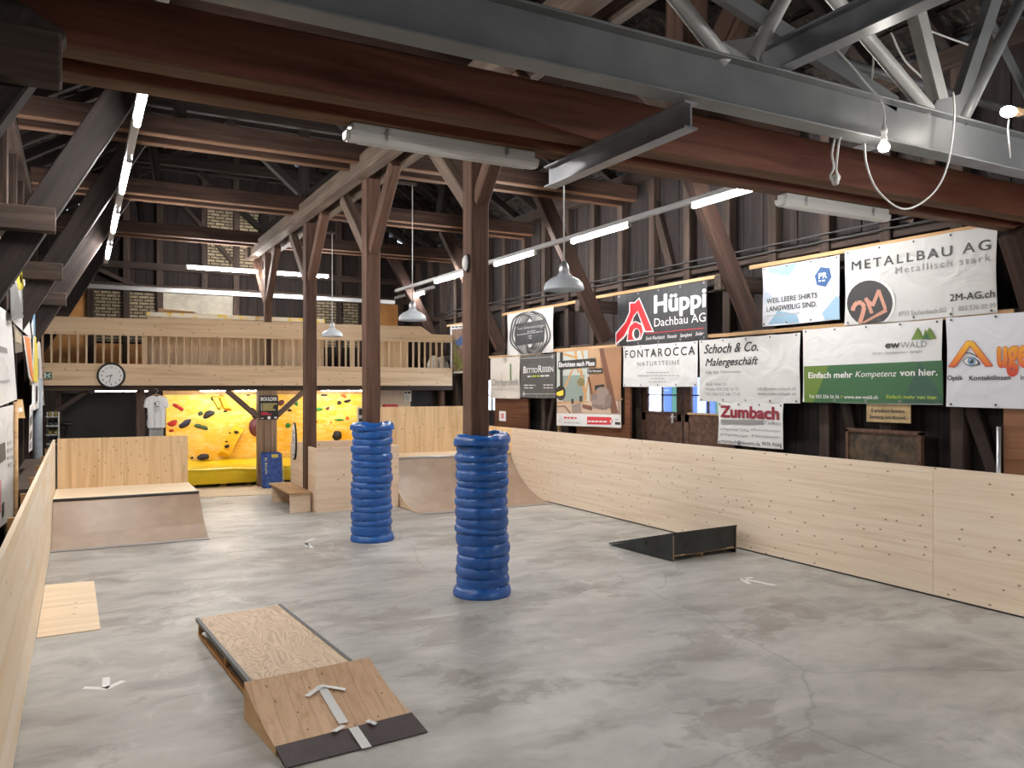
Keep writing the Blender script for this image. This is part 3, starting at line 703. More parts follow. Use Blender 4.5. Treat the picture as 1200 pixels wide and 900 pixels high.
# curved quarter ramp at the far right
t = empty('quarter_ramp', (6.6, 14.2, 0), 'brown curved quarter-pipe ramp with pale deck in the far right corner', 'ramp')
prof = []; rr = 1.85
for k in range(15):
    a = k / 14 * math.acos(1 - .82 / rr); prof.append((12.98 + rr * math.sin(a) * 1.62 / (rr * math.sin(math.acos(1 - .82 / rr))), .006 + rr * (1 - math.cos(a))))
b = MB(); n = len(prof)
b.add([(x, y, z) for y, z in prof for x in (5.22, 7.895)], [(2 * i, 2 * i + 1, 2 * i + 3, 2 * i + 2) for i in range(n - 1)], 0, True); b.build('curve', RAMP, parent=t)
b = MB(); b.prism([(5.21, y, z) for y, z in prof] + [(5.21, 14.6, 0)], (.02, 0, 0)); b.build('side_board', P_BOXY, parent=t)
b = MB(); b.bar((5.22, 12.9, .006), (7.89, 12.9, .006), .17, .008); b.build('foot_plate', bpy.data.materials['grey steel sheet'], parent=t)
b = MB(); b.box((5.22, 14.6, .80), (7.895, 15.6, .84)); b.build('deck', P_DECK, parent=t)
b = MB(); b.tube([(5.22, 14.6, .826), (7.89, 14.6, .826)], .024, 10); b.build('coping', CHROME, parent=t)
b = MB(); b.box((5.2, 15.6, 0), (7.895, 15.63, 1.80)); b.build('backboard', P_BACKV, parent=t)
b = MB(); b.prism([(5.19, 14.35, 1.13), (5.19, 15.6, 1.13), (5.19, 15.6, 1.8), (5.19, 15.45, 1.8)], (.028, 0, 0)); b.build('wing_board', P_BOXY, parent=t)

# pale board box around the third post
t = empty('board_box', (4.45, 14.9, 0), 'pale board box enclosing the third post, beside the bench', 'box')
b = MB(); b.box((3.66, 13.93, .0), (5.19, 13.96, 1.13)); b.build('front_board', P_BOX, parent=t)
for x in (3.66, 5.155): b = MB(); b.box((x, 13.96, .0), (x + .03, 15.85, 1.13)); b.build('side_board', P_BOXY, parent=t)
b = MB(); b.box((3.69, 15.82, 0), (5.16, 15.85, 1.13)); b.build('rear_board', P_BOX, parent=t)
# oval sign on the box
p = Vector((3.655, 15.45, 1.17))
t = empty('oval_sign', p, 'white surfboard-shaped oval sign with dark rim on the box corner', 'sign')
def oval(b, x0, x1, ry, rz, c, mi=0):
    pts = [(x0, c.y + ry * math.cos(q * math.pi / 16), c.z + rz * math.sin(q * math.pi / 16)) for q in range(32)]
    b.prism(pts, (x1 - x0, 0, 0), mi)
b = MB(); oval(b, p.x - .03, p.x, .155, .36, p); b.build('rim', BLACK, parent=t)
b = MB(); oval(b, p.x - .035, p.x - .029, .135, .335, p); b.build('sign_face', WHITE, parent=t)
b = MB()
for k_, (ya_, yb_, za_, zb_) in enumerate(((-.06, .02, .14, .20), (.02, .05, .2, .1), (-.05, .05, .06, .09), (-.06, .02, 0, .05), (.02, .06, .05, -.03), (-.05, .04, -.05, -.03), (-.06, .05, -.27, -.25))): b.bar((p.x - .037, p.y + ya_, p.z + za_), (p.x - .037, p.y + yb_, p.z + zb_), .02, .003, up=(1, 0, 0))
b.lathe([(.045, 0), (.06, 0)], (p.x - .038, p.y - .01, p.z - .15), 20, 'X'); b.build('lettering', DARK, parent=t)
# bench
t = empty('bench', (3.43, 14.9, 0), 'low wooden bench with brown seat beside the pale box', 'bench')
b = MB(); b.box((3.22, 14.05, .33), (3.62, 15.75, .36)); b.build('seat', W_SHELF, parent=t, bevel=.004)
for y in (14.12, 15.62):
    b = MB(); b.box((3.25, y, 0), (3.61, y + .03, .33)); b.build('leg', P_BOX, parent=t)

# ------------------------------------------------------------------ blue padded post guards
BLUE = mat('blue quilted vinyl', (.012, .085, .36), .27, spec=.6); _t = NT(BLUE); _co = _t.co()
_g = _t.noise(_t.mp(_co, (3.0, 3.0, 9.0)), 2.2, 5, .6, 1.2)
_t.base(_t.ramp(_g, [(.3, (.005, .066, .29)), (.7, (.012, .12, .44))])); _t.bump(_g, .25, .02)
BLUED = mat('dark blue lining', (.02, .05, .14), .5)
def guard(cx, cy, Rr, H, rings, seed, label, flare, loose):
    q = random.Random(seed); hs = [q.uniform(.75, 1.25) for _ in range(rings)]; tot = sum(hs); edges = [0]
    for h in hs: edges.append(edges[-1] + h / tot)
    tl = [(q.uniform(-.018, .018), q.uniform(0, 6.28)) for _ in range(rings + 1)]
    off = [(q.uniform(-.012, .012), q.uniform(-.012, .012)) for _ in range(rings)]
    A = 72; vs = []; rows = 0; t = empty('post_guard', (cx, cy, 0), label, 'post pad', 'blue padded post guards')
    wr = [(q.randint(5, 17), q.uniform(0, 6.28), q.uniform(.0006, .002)) for _ in range(rings * 3)]
    for i in range(rings):
        for k in range(9):
            f = k / 8.0; s = math.sin(math.pi * (.025 + .95 * f)) ** .42
            for a in range(A):
                ph = a * 2 * math.pi / A
                z0 = edges[i] * H + (tl[i][0] * math.sin(ph + tl[i][1]) if i else 0); z1 = edges[i + 1] * H + (tl[i + 1][0] * math.sin(ph + tl[i + 1][1]) if i < rings - 1 else 0)
                z = z0 + (z1 - z0) * f; fl = flare * max(0, 1 - z / .14) ** 1.2 * (1.1 + .5 * math.cos(ph + 2.2))
                r = Rr - .028 + .028 * s + fl + sum(m * math.sin(n_ * ph + p_ + 3 * f) for n_, p_, m in wr[3 * i:3 * i + 3])
                vs.append((cx + off[i][0] + r * math.cos(ph), cy + off[i][1] + r * math.sin(ph), z))
            rows += 1
    b = MB(); fs = [(r * A + a, r * A + (a + 1) % A, (r + 1) * A + (a + 1) % A, (r + 1) * A + a) for r in range(rows - 1) for a in range(A)]
    b.add(vs, fs, 0, True); b.build('quilted_mat', BLUE, parent=t)
    vs = []; K = 14
    for k in range(K):                                   # rolled collar at the top, sagging where the mat is loose
        g = k / (K - 1.0) * math.pi * 1.45 - .35
        for a in range(A):
            ph = a * 2 * math.pi / A; lump = 1 + .10 * math.sin(3 * ph + seed) + .05 * math.sin(7 * ph + 2 * seed) + .03 * math.sin(13 * ph)
            rc = .072 * lump; sag = loose * (.02 * math.sin(ph * 2 + 1.0) - .018 * math.cos(ph - 2.6))
            r = Rr - .048 + loose * .02 * math.sin(2 * ph + .6) + rc * math.cos(g)
            vs.append((cx + r * math.cos(ph), cy + r * math.sin(ph), H - .012 + sag + rc * 1.15 * math.sin(g) + .03))
    for a in range(A):
        ph = a * 2 * math.pi / A; vs.append((cx + .13 * math.cos(ph), cy + .13 * math.sin(ph), H - .01))
    b = MB(); b.add(vs, [(r * A + a, r * A + (a + 1) % A, (r + 1) * A + (a + 1) % A, (r + 1) * A + a) for r in range(K) for a in range(A)], 0, True); b.build('top_collar', BLUE, parent=t)
    if loose:
        b = MB(); b.tube(arc([(cx + .14 * math.cos(k), cy + .16 * math.sin(k), H + .075 + .012 * math.sin(3 * k)) for k in (2.0, 3.0, 4.0, 5.0, 6.0, 6.6)]), .008, 6); b.build('strap', mat('orange strap', (.35, .06, .02), .6), parent=t)
    return t
guard(3.80, 7.66, .285, 1.60, 16, 5, 'blue quilted pad with loose open top around the nearest post', .035, 1.0)
guard(3.73, 11.12, .292, 1.60, 15, 9, 'blue quilted pad with neat closed top around the second post', .03, 0.15)

# ------------------------------------------------------------------ ramps standing free on the floor
# manual pad and kicker in front
a0, a1, a2, a3 = Vector((.93, 7.55)), Vector((1.66, 7.66)), Vector((1.80, 5.60)), Vector((1.07, 5.52))
t = empty('grind_box', (1.36, 6.6, 0), 'low box with swirly plywood top and dark steel edges behind the kicker', 'skate box')
def quadbox(b, ps, z0, z1, mi=0): b.prism([(p.x, p.y, z0) for p in ps], (0, 0, z1 - z0), mi)
b = MB(); quadbox(b, [a0, a3, a2, a1], .132, .152); b.build('top_board', SWIRL, parent=t)
for p, q in ((a0, a3), (a1, a2)):
    d = (q - p).normalized(); nn = Vector((-d.y, d.x)) * .018; cent = (a0 + a2) / 2
    if (p + nn - cent).length < (p - cent).length: nn = -nn
    pp, qq = p + nn * .3, q + nn * .3
    b = MB(); b.bar((pp.x, pp.y, .143), (qq.x, qq.y, .143), .028, .03); b.build('steel_edge', DARKST, parent=t)
    pp, qq = p - nn * .8, q - nn * .8
    b = MB(); b.bar((pp.x, pp.y, .012), (qq.x, qq.y, .012), .024, .024); b.build('lower_rail', W_RAW, parent=t)
    for f in (.012, .5, .985):
        k = pp + (qq - pp) * f; b = MB(); b.box((k.x - .012, k.y - .03, .024), (k.x + .012, k.y + .03, .132)); b.build('upright', W_RAW, parent=t)
for p, q in ((a0, a1), ((a0 + a3) / 2, (a1 + a2) / 2)):
    b = MB(); b.bar((p.x + .02, p.y - .02, .078), (q.x - .02, q.y - .02, .078), .02, .10); b.build('cross_board', W_POST, parent=t)
k0, k1, f0, f1 = Vector((.965, 5.50)), Vector((1.85, 5.57)), Vector((1.035, 4.86)), Vector((1.935, 4.94))
e0, e1 = Vector((1.05, 4.66)), Vector((1.955, 4.72)); KH = .245
t = empty('kicker_ramp', (1.45, 5.2, 0), 'small wooden kicker ramp with dark lip and white tape arrow', 'ramp')
def lerp3(p, q, zp, zq, f): return Vector((p.x + (q.x - p.x) * f, p.y + (q.y - p.y) * f, zp + (zq - zp) * f))
def kz(f): return KH + (.045 - KH) * f - .028 * math.sin(math.pi * f)       # slightly hollow run-up
b = MB(); n = 8; top = []
for i in range(n + 1):
    f = i / n
    for p, q in ((k0, f0), (k1, f1)): v = p + (q - p) * f; top.append(Vector((v.x, v.y, kz(f))))
b.add(top + [q - Vector((0, 0, .022)) for q in top], [(2 * i, 2 * i + 1, 2 * i + 3, 2 * i + 2)[::-1] for i in range(n)] + [(2 * i + 2 * n + 2, 2 * i + 2 * n + 3, 2 * i + 2 * n + 5, 2 * i + 2 * n + 4) for i in range(n)]
      + [(0, 2 * n + 2, 2 * n + 3, 1)] + [(2 * i, 2 * i + 2, 2 * i + 2 * n + 4, 2 * i + 2 * n + 2) for i in range(n)] + [(2 * i + 1, 2 * i + 3, 2 * i + 2 * n + 5, 2 * i + 2 * n + 3)[::-1] for i in range(n)])
b.build('run_up', P_KICK, parent=t)
for p, q, s in ((k0, f0, 1), (k1, f1, -1)):
    pts = [Vector((p.x, p.y, 0))] + [Vector(((p + (q - p) * i / n).x, (p + (q - p) * i / n).y, kz(i / n) - .021)) for i in range(n + 1)] + [Vector((q.x, q.y, 0))]
    b = MB(); b.prism(pts, (s * .022, 0, 0)); b.build('side_board', P_KICKS, parent=t)
b = MB(); b.prism([(k0.x, k0.y - .004, 0), (k1.x, k1.y - .004, 0), (k1.x, k1.y - .004, KH - .021), (k0.x, k0.y - .004, KH - .021)], (0, -.02, 0)); b.build('rear_board', P_KICKS, parent=t)
b = MB(); b.prism([(f0.x, f0.y + .01, .047), (e0.x, e0.y, .003), (e1.x, e1.y, .003), (f1.x, f1.y + .01, .047)], (0, 0, .006)); b.build('lip_plate', FILM, parent=t)
def onk(u, v):                   # point of the kicker surface seen at (u, v)
    z = .12
    for _ in range(30):
        p = onZ(u, v, z); ym = k0.y + (p.x - k0.x) * .08; f = max(0, (ym - p.y) / .64)
        zn = kz(f) if f <= 1 else .053 - .047 * min(1, (f - 1) / .31)
        z = .5 * z + .5 * zn
    return onZ(u, v, z) + Vector((0, 0, .010 if f > .85 else .007))
b = MB()
def tape(pts, wpx):              # a strip of tape through surface points
    for i in range(len(pts) - 1):
        p, q = pts[i], pts[i + 1]; d = (q - p).normalized(); s = Vector((-d.y, d.x, 0)).normalized() * wpx / 2
        b.add([p + s, p - s, q - s, q + s], [(0, 1, 2, 3)])
line = lambda a, c, n=4: [onk(a[0] + (c[0] - a[0]) * i / n, a[1] + (c[1] - a[1]) * i / n) for i in range(n + 1)]
tape(line((376, 804), (403, 849), 6), .062); tape(line((359, 817), (377, 804)), .045); tape(line((376, 804), (405, 809)), .045)
tape(line((414, 854), (430, 878), 5), .062); tape(line((391, 859), (403, 852)), .04); tape(line((430, 846), (441, 850)), .04)
b.build('tape_arrow', TAPE, parent=t)
# black kicker by the right barrier
t = empty('black_kicker', (7.1, 8.5, 0), 'black painted kicker ramp with worn lower edge against the right barrier', 'ramp')
b = MB(); b.prism([(6.58, 7.86, .345), (7.72, 7.92, .345), (7.68, 9.2, .012), (6.50, 9.13, .012)], (0, 0, .022)); b.build('run_up', BLACKRAMP, parent=t)
for x0, y0, x1, y1 in ((6.585, 7.87, 6.51, 9.1), (7.70, 7.93, 7.66, 9.17)):
    b = MB(); b.prism([(x0, y0, 0), (x1, y1, 0), (x1, y1, .014), (x0, y0, .345)], (.022, 0, 0)); b.build('side_board', BLACKRAMP, parent=t)
b = MB(); b.bar((6.60, 7.895, .20), (7.70, 7.95, .20), .022, .285, up=(0, 0, 1)); b.build('rear_board', BLACKRAMP, parent=t)
b = MB()
for f0_, f1_, h in ((.0, .18, .02), (.18, .34, .008), (.72, .86, .012), (.86, .98, .026), (.34, .72, .006)):
    b.bar((6.6 + 1.1 * f0_, 7.883 + .055 * f0_, .058 + h / 2), (6.6 + 1.1 * f1_, 7.883 + .055 * f1_, .058 + h / 2), .003, h)
for x, y in ((6.592, 7.868), (7.708, 7.925)): b.box((x - .006, y - .004, .01), (x + .006, y + .002, .33))
b.build('worn_edge', WORN, parent=t)
b = MB(); b.bar((7.12, 7.93, .03), (7.12, 8.9, .03), .02, .06); b.build('middle_rib', W_RAW, parent=t)
b = MB(); q = onX(760, 643, 6.56); b.tube([(6.555, 8.38, .13), (6.555, 8.38, .19)], .016, 10); b.build('grip_hole', BLACK, parent=t)
# plywood sheet on the floor at the left
b = MB(); b.prism([(-.325, 8.13, .0), (.175, 8.15, 0), (.155, 10.2, 0), (-.325, 10.25, 0)], (0, 0, .009)); tag(b.build('plywood_sheet', P_PLY), 'pale plywood sheet lying on the floor by the left barrier', 'board')
# tape arrows on the concrete
def floor_arrow(strokes, wd, label):
    b = MB()
    for st in strokes:
        for i in range(len(st) - 1):
            p, q = onZ(*st[i]), onZ(*st[i + 1]); d = (q - p).normalized(); s = Vector((-d.y, d.x, 0)) * wd / 2
            b.add([p + s, p - s, q - s, q + s, p + s + Vector((0, 0, .0015)), p - s + Vector((0, 0, .0015)), q - s + Vector((0, 0, .0015)), q + s + Vector((0, 0, .0015))],
                  [(0, 1, 2, 3), (7, 6, 5, 4), (0, 4, 5, 1), (1, 5, 6, 2), (2, 6, 7, 3), (3, 7, 4, 0)])
    tag(b.build('tape_arrow', TAPE), label, 'tape mark', 'tape arrows on the floor')
floor_arrow([[(98, 806), (126, 807)], [(124, 807), (145, 798)], [(124.5, 794), (124, 806)]], .05, 'white tape arrow on the concrete at the left of the kicker')
floor_arrow([[(368, 631), (358, 635)], [(358, 635), (360, 641)], [(358, 636), (366, 642)]], .05, 'small white tape mark between the left ramp and the second pad')
floor_arrow([[(869, 678), (908, 686)], [(869, 678), (878, 684)], [(869, 678), (882, 677)]], .05, 'faint white tape arrow in front of the black kicker')

# ------------------------------------------------------------------ climbing corner under the gallery
YC2 = 21.0
b = MB(); b.box((1.8, YC2, .36), (7.2, YC2 + .05, 2.25)); cw = tag(b.build('climbing_wall', CLIMB, origin=(0, 0, 0)), 'yellow painted boulder climbing wall under the gallery', 'climbing wall')
b = MB(); b.box((1.8, YC2 - .06, 2.02), (7.1, YC2, 2.30)); b.build('header_board', W_SHELF, parent=cw)
b = MB(); b.prism([(7.15, 21.0, .36), (6.75, 19.2, .36), (6.75, 19.2, 2.2), (7.15, 21.0, 2.2)], (.04, 0, 0)); b.build('side_wall', CLIMB, parent=cw)
t = empty('crash_mat', (4.2, 19.8, .07), 'thick shiny yellow crash mat in front of the climbing wall', 'crash mat')
b = MB(); nx, ny = 26, 10
def cm(x, y): return .40 + .012 * math.sin(x * 3.1 + y) + .012 * math.sin(x * 7 + 2 * y) - .02 * max(0, (18.8 - y)) * 3
vs = [(1.85 + 4.4 * i / nx, 18.5 + 2.48 * j / ny, cm(1.85 + 4.4 * i / nx, 18.5 + 2.48 * j / ny)) for j in range(ny + 1) for i in range(nx + 1)]
vs += [(1.85 + 4.4 * i / nx, 18.49 + .012 * math.sin(i * 2.1), .30) for i in range(nx + 1)] + [(1.85 + 4.4 * i / nx, 18.51, .08) for i in range(nx + 1)]
W1 = nx + 1; fs = [(j * W1 + i, j * W1 + i + 1, (j + 1) * W1 + i + 1, (j + 1) * W1 + i) for j in range(ny) for i in range(nx)]
k1_, k2_ = (ny + 1) * W1, (ny + 2) * W1
fs += [(k1_ + i, k1_ + i + 1, i + 1, i) for i in range(nx)] + [(k2_ + i, k2_ + i + 1, k1_ + i + 1, k1_ + i) for i in range(nx)]
b.add(vs, fs, 0, True); b.add([(1.85, 18.5, .08), (1.85, 20.98, .08), (1.85, 20.98, .4), (1.85, 18.5, .4)], [(0, 1, 2, 3)]); b.build('cover', YMAT, parent=t)
for x in (2.1, 2.75, 3.3, 4.3, 5.4):
    b = MB(); b.box((x, 18.62, 0), (x + .14, 20.9, .08)); b.build('pallet_foot', W_RAW, parent=t)
b = MB(); b.prism([(2.0, 16.95, 0), (3.6, 16.75, 0), (3.75, 18.45, 0), (1.95, 18.5, 0)], (0, 0, .012)); tag(b.build('plywood_sheet', P_PLY), 'pale plywood floor strip in front of the yellow crash mat', 'board')
# volumes and holds: colour, pixel centre, half width, half height, turn, shape
HC = {'red': (.42, .02, .015), 'dark green': (.03, .08, .035), 'green': (.03, .22, .03), 'navy': (.025, .025, .055), 'black': (.012, .012, .014), 'maroon': (.09, .018, .028), 'orange': (.75, .10, .01)}
HM = {k: mat(k + ' hold', v, .6) for k, v in HC.items()}
VOL = mat('yellow volume', (.78, .46, .03), .55, spec=.3); VOLG = mat('olive volume', (.42, .33, .03), .6)
def volume(poly, depth, m, label):
    pts = [onY(u, v, YC2 - .004) for u, v in poly]; c = sum(pts, Vector()) / len(pts); b = MB()
    inner = [c + (p - c) * .72 - Vector((0, depth, 0)) for p in pts]; n = len(pts); b.add(pts + inner, [tuple(range(n, 2 * n))] + [(i, (i + 1) % n, n + (i + 1) % n, n + i) for i in range(n)])
    return tag(b.build('climbing_volume', m), label, 'climbing volume', 'climbing volumes')
volume([(274, 497.5), (286, 503.5), (266.5, 538), (254.5, 532)], .16, VOL, 'long tilted yellow block on the climbing wall')
volume([(247, 464), (256, 464), (258, 481), (254.5, 479)], .12, VOLG, 'olive triangular block at the top of the climbing wall')
volume([(255, 464), (262, 463), (272, 481), (262, 480)], .14, VOL, 'orange-yellow block with red holds at the top of the climbing wall')
def hold(u, v, ru, rv, rot, col, label, shape='blob', y=YC2):
    c = onY(u, v, y); sx = ru * 24.0 / FPX; sz = rv * 23.0 / FPX; b = MB(); q = random.Random(int(u * 7 + v)); A, K = 16, 5; vs = []
    amp = [q.uniform(-.14, .14) for _ in range(3)]
    for k in range(K):
        f = math.cos(k / (K - 1) * math.pi / 2); h = math.sin(k / (K - 1) * math.pi / 2)
        for a in range(A):
            ph = a * 2 * math.pi / A; r = 1 + amp[0] * math.cos(2 * ph) + amp[1] * math.sin(3 * ph) + amp[2] * math.cos(5 * ph) * .5
            if shape == 'bone': r *= .62 + .5 * abs(math.cos(ph)) ** 1.5 + .22 * abs(math.sin(2 * ph))
            if shape == 'round': r = 1
            if shape == 'half': r = 1 if math.sin(ph) < .25 else .55
            x, z = sx * r * math.cos(ph) * f, sz * r * math.sin(ph) * f
            vs.append((c.x + x * math.cos(rot) - z * math.sin(rot), c.y - .004 - min(sx, sz) * .8 * h, c.z + x * math.sin(rot) + z * math.cos(rot)))
    b.add(vs, [(k * A + a, k * A + (a + 1) % A, (k + 1) * A + (a + 1) % A, (k + 1) * A + a) for k in range(K - 1) for a in range(A)], 0, True)
    tag(b.build('climbing_hold', HM[col]), label, 'climbing hold', 'climbing holds')
for h in ((209, 477, 4.5, 2.2, -.6, 'red', 'bone-shaped red hold right of the white T-shirt', 'bone'), (202, 496, 5.2, 2.6, .35, 'red', 'large red hold low beside the white T-shirt'), (201, 504.5, 2.2, 1.4, 0, 'red', 'tiny red hold just below the large red one'),
          (217, 496.5, 6, 3.2, .6, 'navy', 'dark navy hold right of the large red hold'), (236, 500, 5, 2.4, -.3, 'dark green', 'dark green bone-shaped hold near the wall middle', 'bone'), (235, 484.5, 2.8, 2, .5, 'dark green', 'small dark green hold beside the black one'),
          (244.5, 485.5, 5.6, 3.4, .5, 'black', 'big black hold left of the olive block'), (238, 535.5, 5.4, 3.3, .1, 'navy', 'dark blue hold just above the mat at left'), (225, 536.5, 1.5, 1.1, 0, 'black', 'tiny black hold left of the dark blue one above the mat'),
          (251, 467, 3.2, 2.8, 0, 'dark green', 'dark green hold on the olive block'), (259, 465, 2.6, 1.6, -.3, 'red', 'upper red hold on the orange block'), (266, 478, 4, 2.2, -.4, 'orange', 'bright red-orange hold on the orange block'), (264, 482, 2, 1, 0, 'black', 'small black hold under the orange block'),
          (277, 506.5, 2.4, 1.7, 0, 'black', 'upper black hold on the tilted yellow block'), (266, 523, 2.4, 1.8, .2, 'black', 'lower black hold on the tilted yellow block'), (269.5, 507.5, 1, 1, 0, 'black', 'tiny black hold at the left rim of the tilted block'), (265.5, 517.5, 1.2, 1, 0, 'black', 'tiny black hold in the middle of the tilted block'),
          (298, 484.5, 3.2, 6.2, .45, 'black', 'upright black hold left of the poster post'), (300, 500.5, 7, 9.5, 0, 'maroon', 'large round maroon hold left of the poster post', 'round'), (291, 462.5, 2.2, 1.2, 0, 'black', 'small black hold at the wall top left of the brace'),
          (337.5, 498.5, 2.7, 2.7, 0, 'green', 'round green hold right of the poster post', 'round'), (339.5, 480.8, 2, 1.7, 0, 'black', 'small black hold above the round green one'), (346, 471, 2.2, 4.8, .5, 'green', 'long green hold near the box post', 'half'), (340.5, 473, 1.5, 1.8, 0, 'dark green', 'little dark green hold beside the long green one'),
          (329, 472, 3.6, 2.8, .5, 'maroon', 'maroon hold right above the poster'), (372.5, 480, 4.6, 2.2, .2, 'green', 'green leaf-shaped hold right of the box post'), (384, 478.5, 2.2, 1.8, .6, 'maroon', 'small maroon hold by the leaf-shaped one'),
          (397.5, 491.5, 5.6, 1.8, 0, 'green', 'half-round green hold above the box', 'half'), (395, 510.5, 5.6, 5.0, -.4, 'black', 'large black hold just above the box'), (380, 463, 3.6, 1.5, 0, 'black', 'black hold at the wall top under the tube'),
          (397.5, 472, 2.6, 2.3, .3, 'black', 'black hold in the upper right of the climbing wall'), (403, 464, 3, 2.2, -.4, 'orange', 'orange hold at the top right of the climbing wall'), (407, 470, 3.6, 1.8, .2, 'black', 'black hold under the orange one at top right'), (407, 490, 2, 1.8, 0, 'orange', 'small orange hold beside the half-round green one'),
          (371, 494, 1.2, 1, 0, 'red', 'tiny red hold right of the box post'), (388, 495, 1.2, 1, 0, 'orange', 'tiny orange hold under the half-round green one')):
    hold(*h) if not (253 < h[0] < 280 and h[1] > 500) else hold(*h, **{'y': YC2 - .165})

# ------------------------------------------------------------------ gallery
b = MB(); b.box((XL, 18.15, 2.50), (XR, YB - .1, 2.66)); struct('gallery_floor', b, W_OLD)
b = MB(); b.box((XL + .02, 18.10, 2.24), (8.15, 18.15, 2.68)); tag(b.build('gallery_fascia', P_FASC, origin=(0, 18.1, 2.24)), 'broad pale knotty board along the gallery edge carrying the clock', 'board')
timber('beam', (XL + .02, 18.28, 2.19), (8.2, 18.28, 2.19), .2, .12, W_OLD, 'dark beam under the edge of the gallery', 'beam')
for i, y in enumerate((19.1, 20.1)): timber('joist', (XL + .2, y, 2.32), (6.6, y, 2.32), .16, .24, W_SHELF, '%s joist under the gallery floor' % ('front', 'rear')[i], 'beam', 'gallery joists')
t = empty('gallery_railing', (3.6, 18.12, 2.68), 'pale wooden gallery railing with broad top board and thin balusters', 'railing')
b = MB(); b.prism([(XL + .3, 18.09, 3.25), (8.15, 18.09, 3.31), (8.15, 18.09, 3.50), (7.6, 18.09, 3.50), (7.32, 18.09, 3.68), (XL + .52, 18.09, 3.60)], (0, .04, 0)); b.build('top_board', P_FASC, parent=t)
for k in range(57):
    x = -.62 + k * .152
    if abs(x - 1.18) < .06 or abs(x - 5.62) < .06: continue
    if R.random() < .02: continue
    b = MB(); b.box((x - .019, 18.13, 2.60), (x + .019, 18.165, 3.36)); b.build('baluster', P_BALU, parent=t)
for x in (1.20, 5.62):
    b = MB(); b.box((x - .05, 18.135, 2.5), (x + .05, 18.2, 3.4)); b.build('newel_post', P_BALU, parent=t)
t = empty('partition', (3.2, 18.55, 2.66), 'light brown board partition behind the balusters with yellow-splashed top edge', 'partition')
b = MB(); b.box((1.28, 18.53, 2.66), (5.05, 18.56, 3.70)); b.build('board', P_PANEL, parent=t)
m_ = mat('yellow-splashed white edge', (.9, .85, .7), .5); _t = NT(m_); _n = _t.noise(_t.mp(_t.co(), (2.2, 1, 2)), 1.6, 4, .6); _t.base(_t.ramp(_n, [(.5, (.86, .82, .70)), (.62, (.85, .62, .06))]))
b = MB(); b.box((1.26, 18.50, 3.71), (5.07, 18.575, 3.80)); b.build('capping', m_, parent=t)
b = MB(); b.box((6.25, 18.5, 2.66), (7.12, 18.53, 3.55)); tag(b.build('partition', spruce('upright boards', 'Z', 'X', .14, c1=(.46, .31, .17), c2=(.66, .48, .28), knot=.3, tint=.5)), 'upright pale boards behind the balusters near the right gallery end', 'partition')
b = MB(); b.prism([(1.62, 20.1, 3.94), (2.42, 20.1, 3.91), (2.42, 20.1, 3.99), (1.62, 20.1, 4.03)], (0, .25, 0)); b.box((1.7, 20.2, 2.66), (1.75, 20.3, 3.94)); b.box((2.3, 20.2, 2.66), (2.35, 20.3, 3.92)); tag(b.build('plank_rack', W_LATH), 'short brown plank on uprights in front of the plaster field', 'shelf')
b = MB(); q = onY(515, 428, 19.15)
for i, (dx, h, wd) in enumerate(((-.16, .36, .17), (.02, .42, .16), (.17, .26, .1))): b.lathe([(wd, 0), (wd * 1.05, h * .4), (wd * .7, h * .75), (wd * .3, h), (0, h * 1.02)], (q.x + dx, 19.15, 2.66), 14)
b.lathe([(.05, .3), (.035, .6), (.0, .86)], (q.x + .02, 19.15, 2.66), 10); tag(b.build('draped_bundle', speckle('pale sheet', (.55, .50, .42), (.68, .62, .52), 5, .8)), 'pale draped bundle with a spike behind the last balusters', 'bundle')
# clock
def face_text(b, s, x, z, y, cap, width=None, mi=0, bold=0, center=True):
    vs, fs, wd = glyphs(s, bold, 0); wdt = width or wd * cap / .729
    b.text(s, (x - (wdt / 2 if center else 0), y, z), wdt, cap, (1, 0, 0), (0, 0, 1), mi, bold)
cx, cz, cy = .582, 2.44, 18.06
t = empty('wall_clock', (cx, 18.1, cz), 'round white wall clock with black rim on the gallery board', 'clock')
b = MB(); b.lathe([(.225, 0), (.225, -.03), (.0, -.03)], (cx, 18.1, cz), 48, 'Y', smooth=False); b.build('clock_face', WHITE, parent=t)
b = MB(); b.lathe([(.262, 0), (.262, -.035), (.25, -.045), (.235, -.045), (.222, -.03)], (cx, 18.1, cz), 48, 'Y'); b.build('rim', BLACK, parent=t)
b = MB()
for h in range(1, 13):
    a = math.radians(90 - 30 * h); face_text(b, str(h), cx + .172 * math.cos(a), cz + .172 * math.sin(a) - .022, 18.066, .044, bold=.015)
b.build('numerals', DARK, parent=t)
for nm, ang, L, wd in (('hour_hand', 90 - 30 * 8.55, .10, .014), ('minute_hand', 90 - 6 * 32.5, .15, .010)):
    a = math.radians(ang); d = Vector((math.cos(a), 0, math.sin(a))); b = MB(); p = Vector((cx, 18.063 if nm[0] == 'h' else 18.060, cz)); b.bar(p - d * .025, p + d * L, .003, wd, up=(-d.z, 0, d.x)); b.build(nm, BLACK, parent=t)
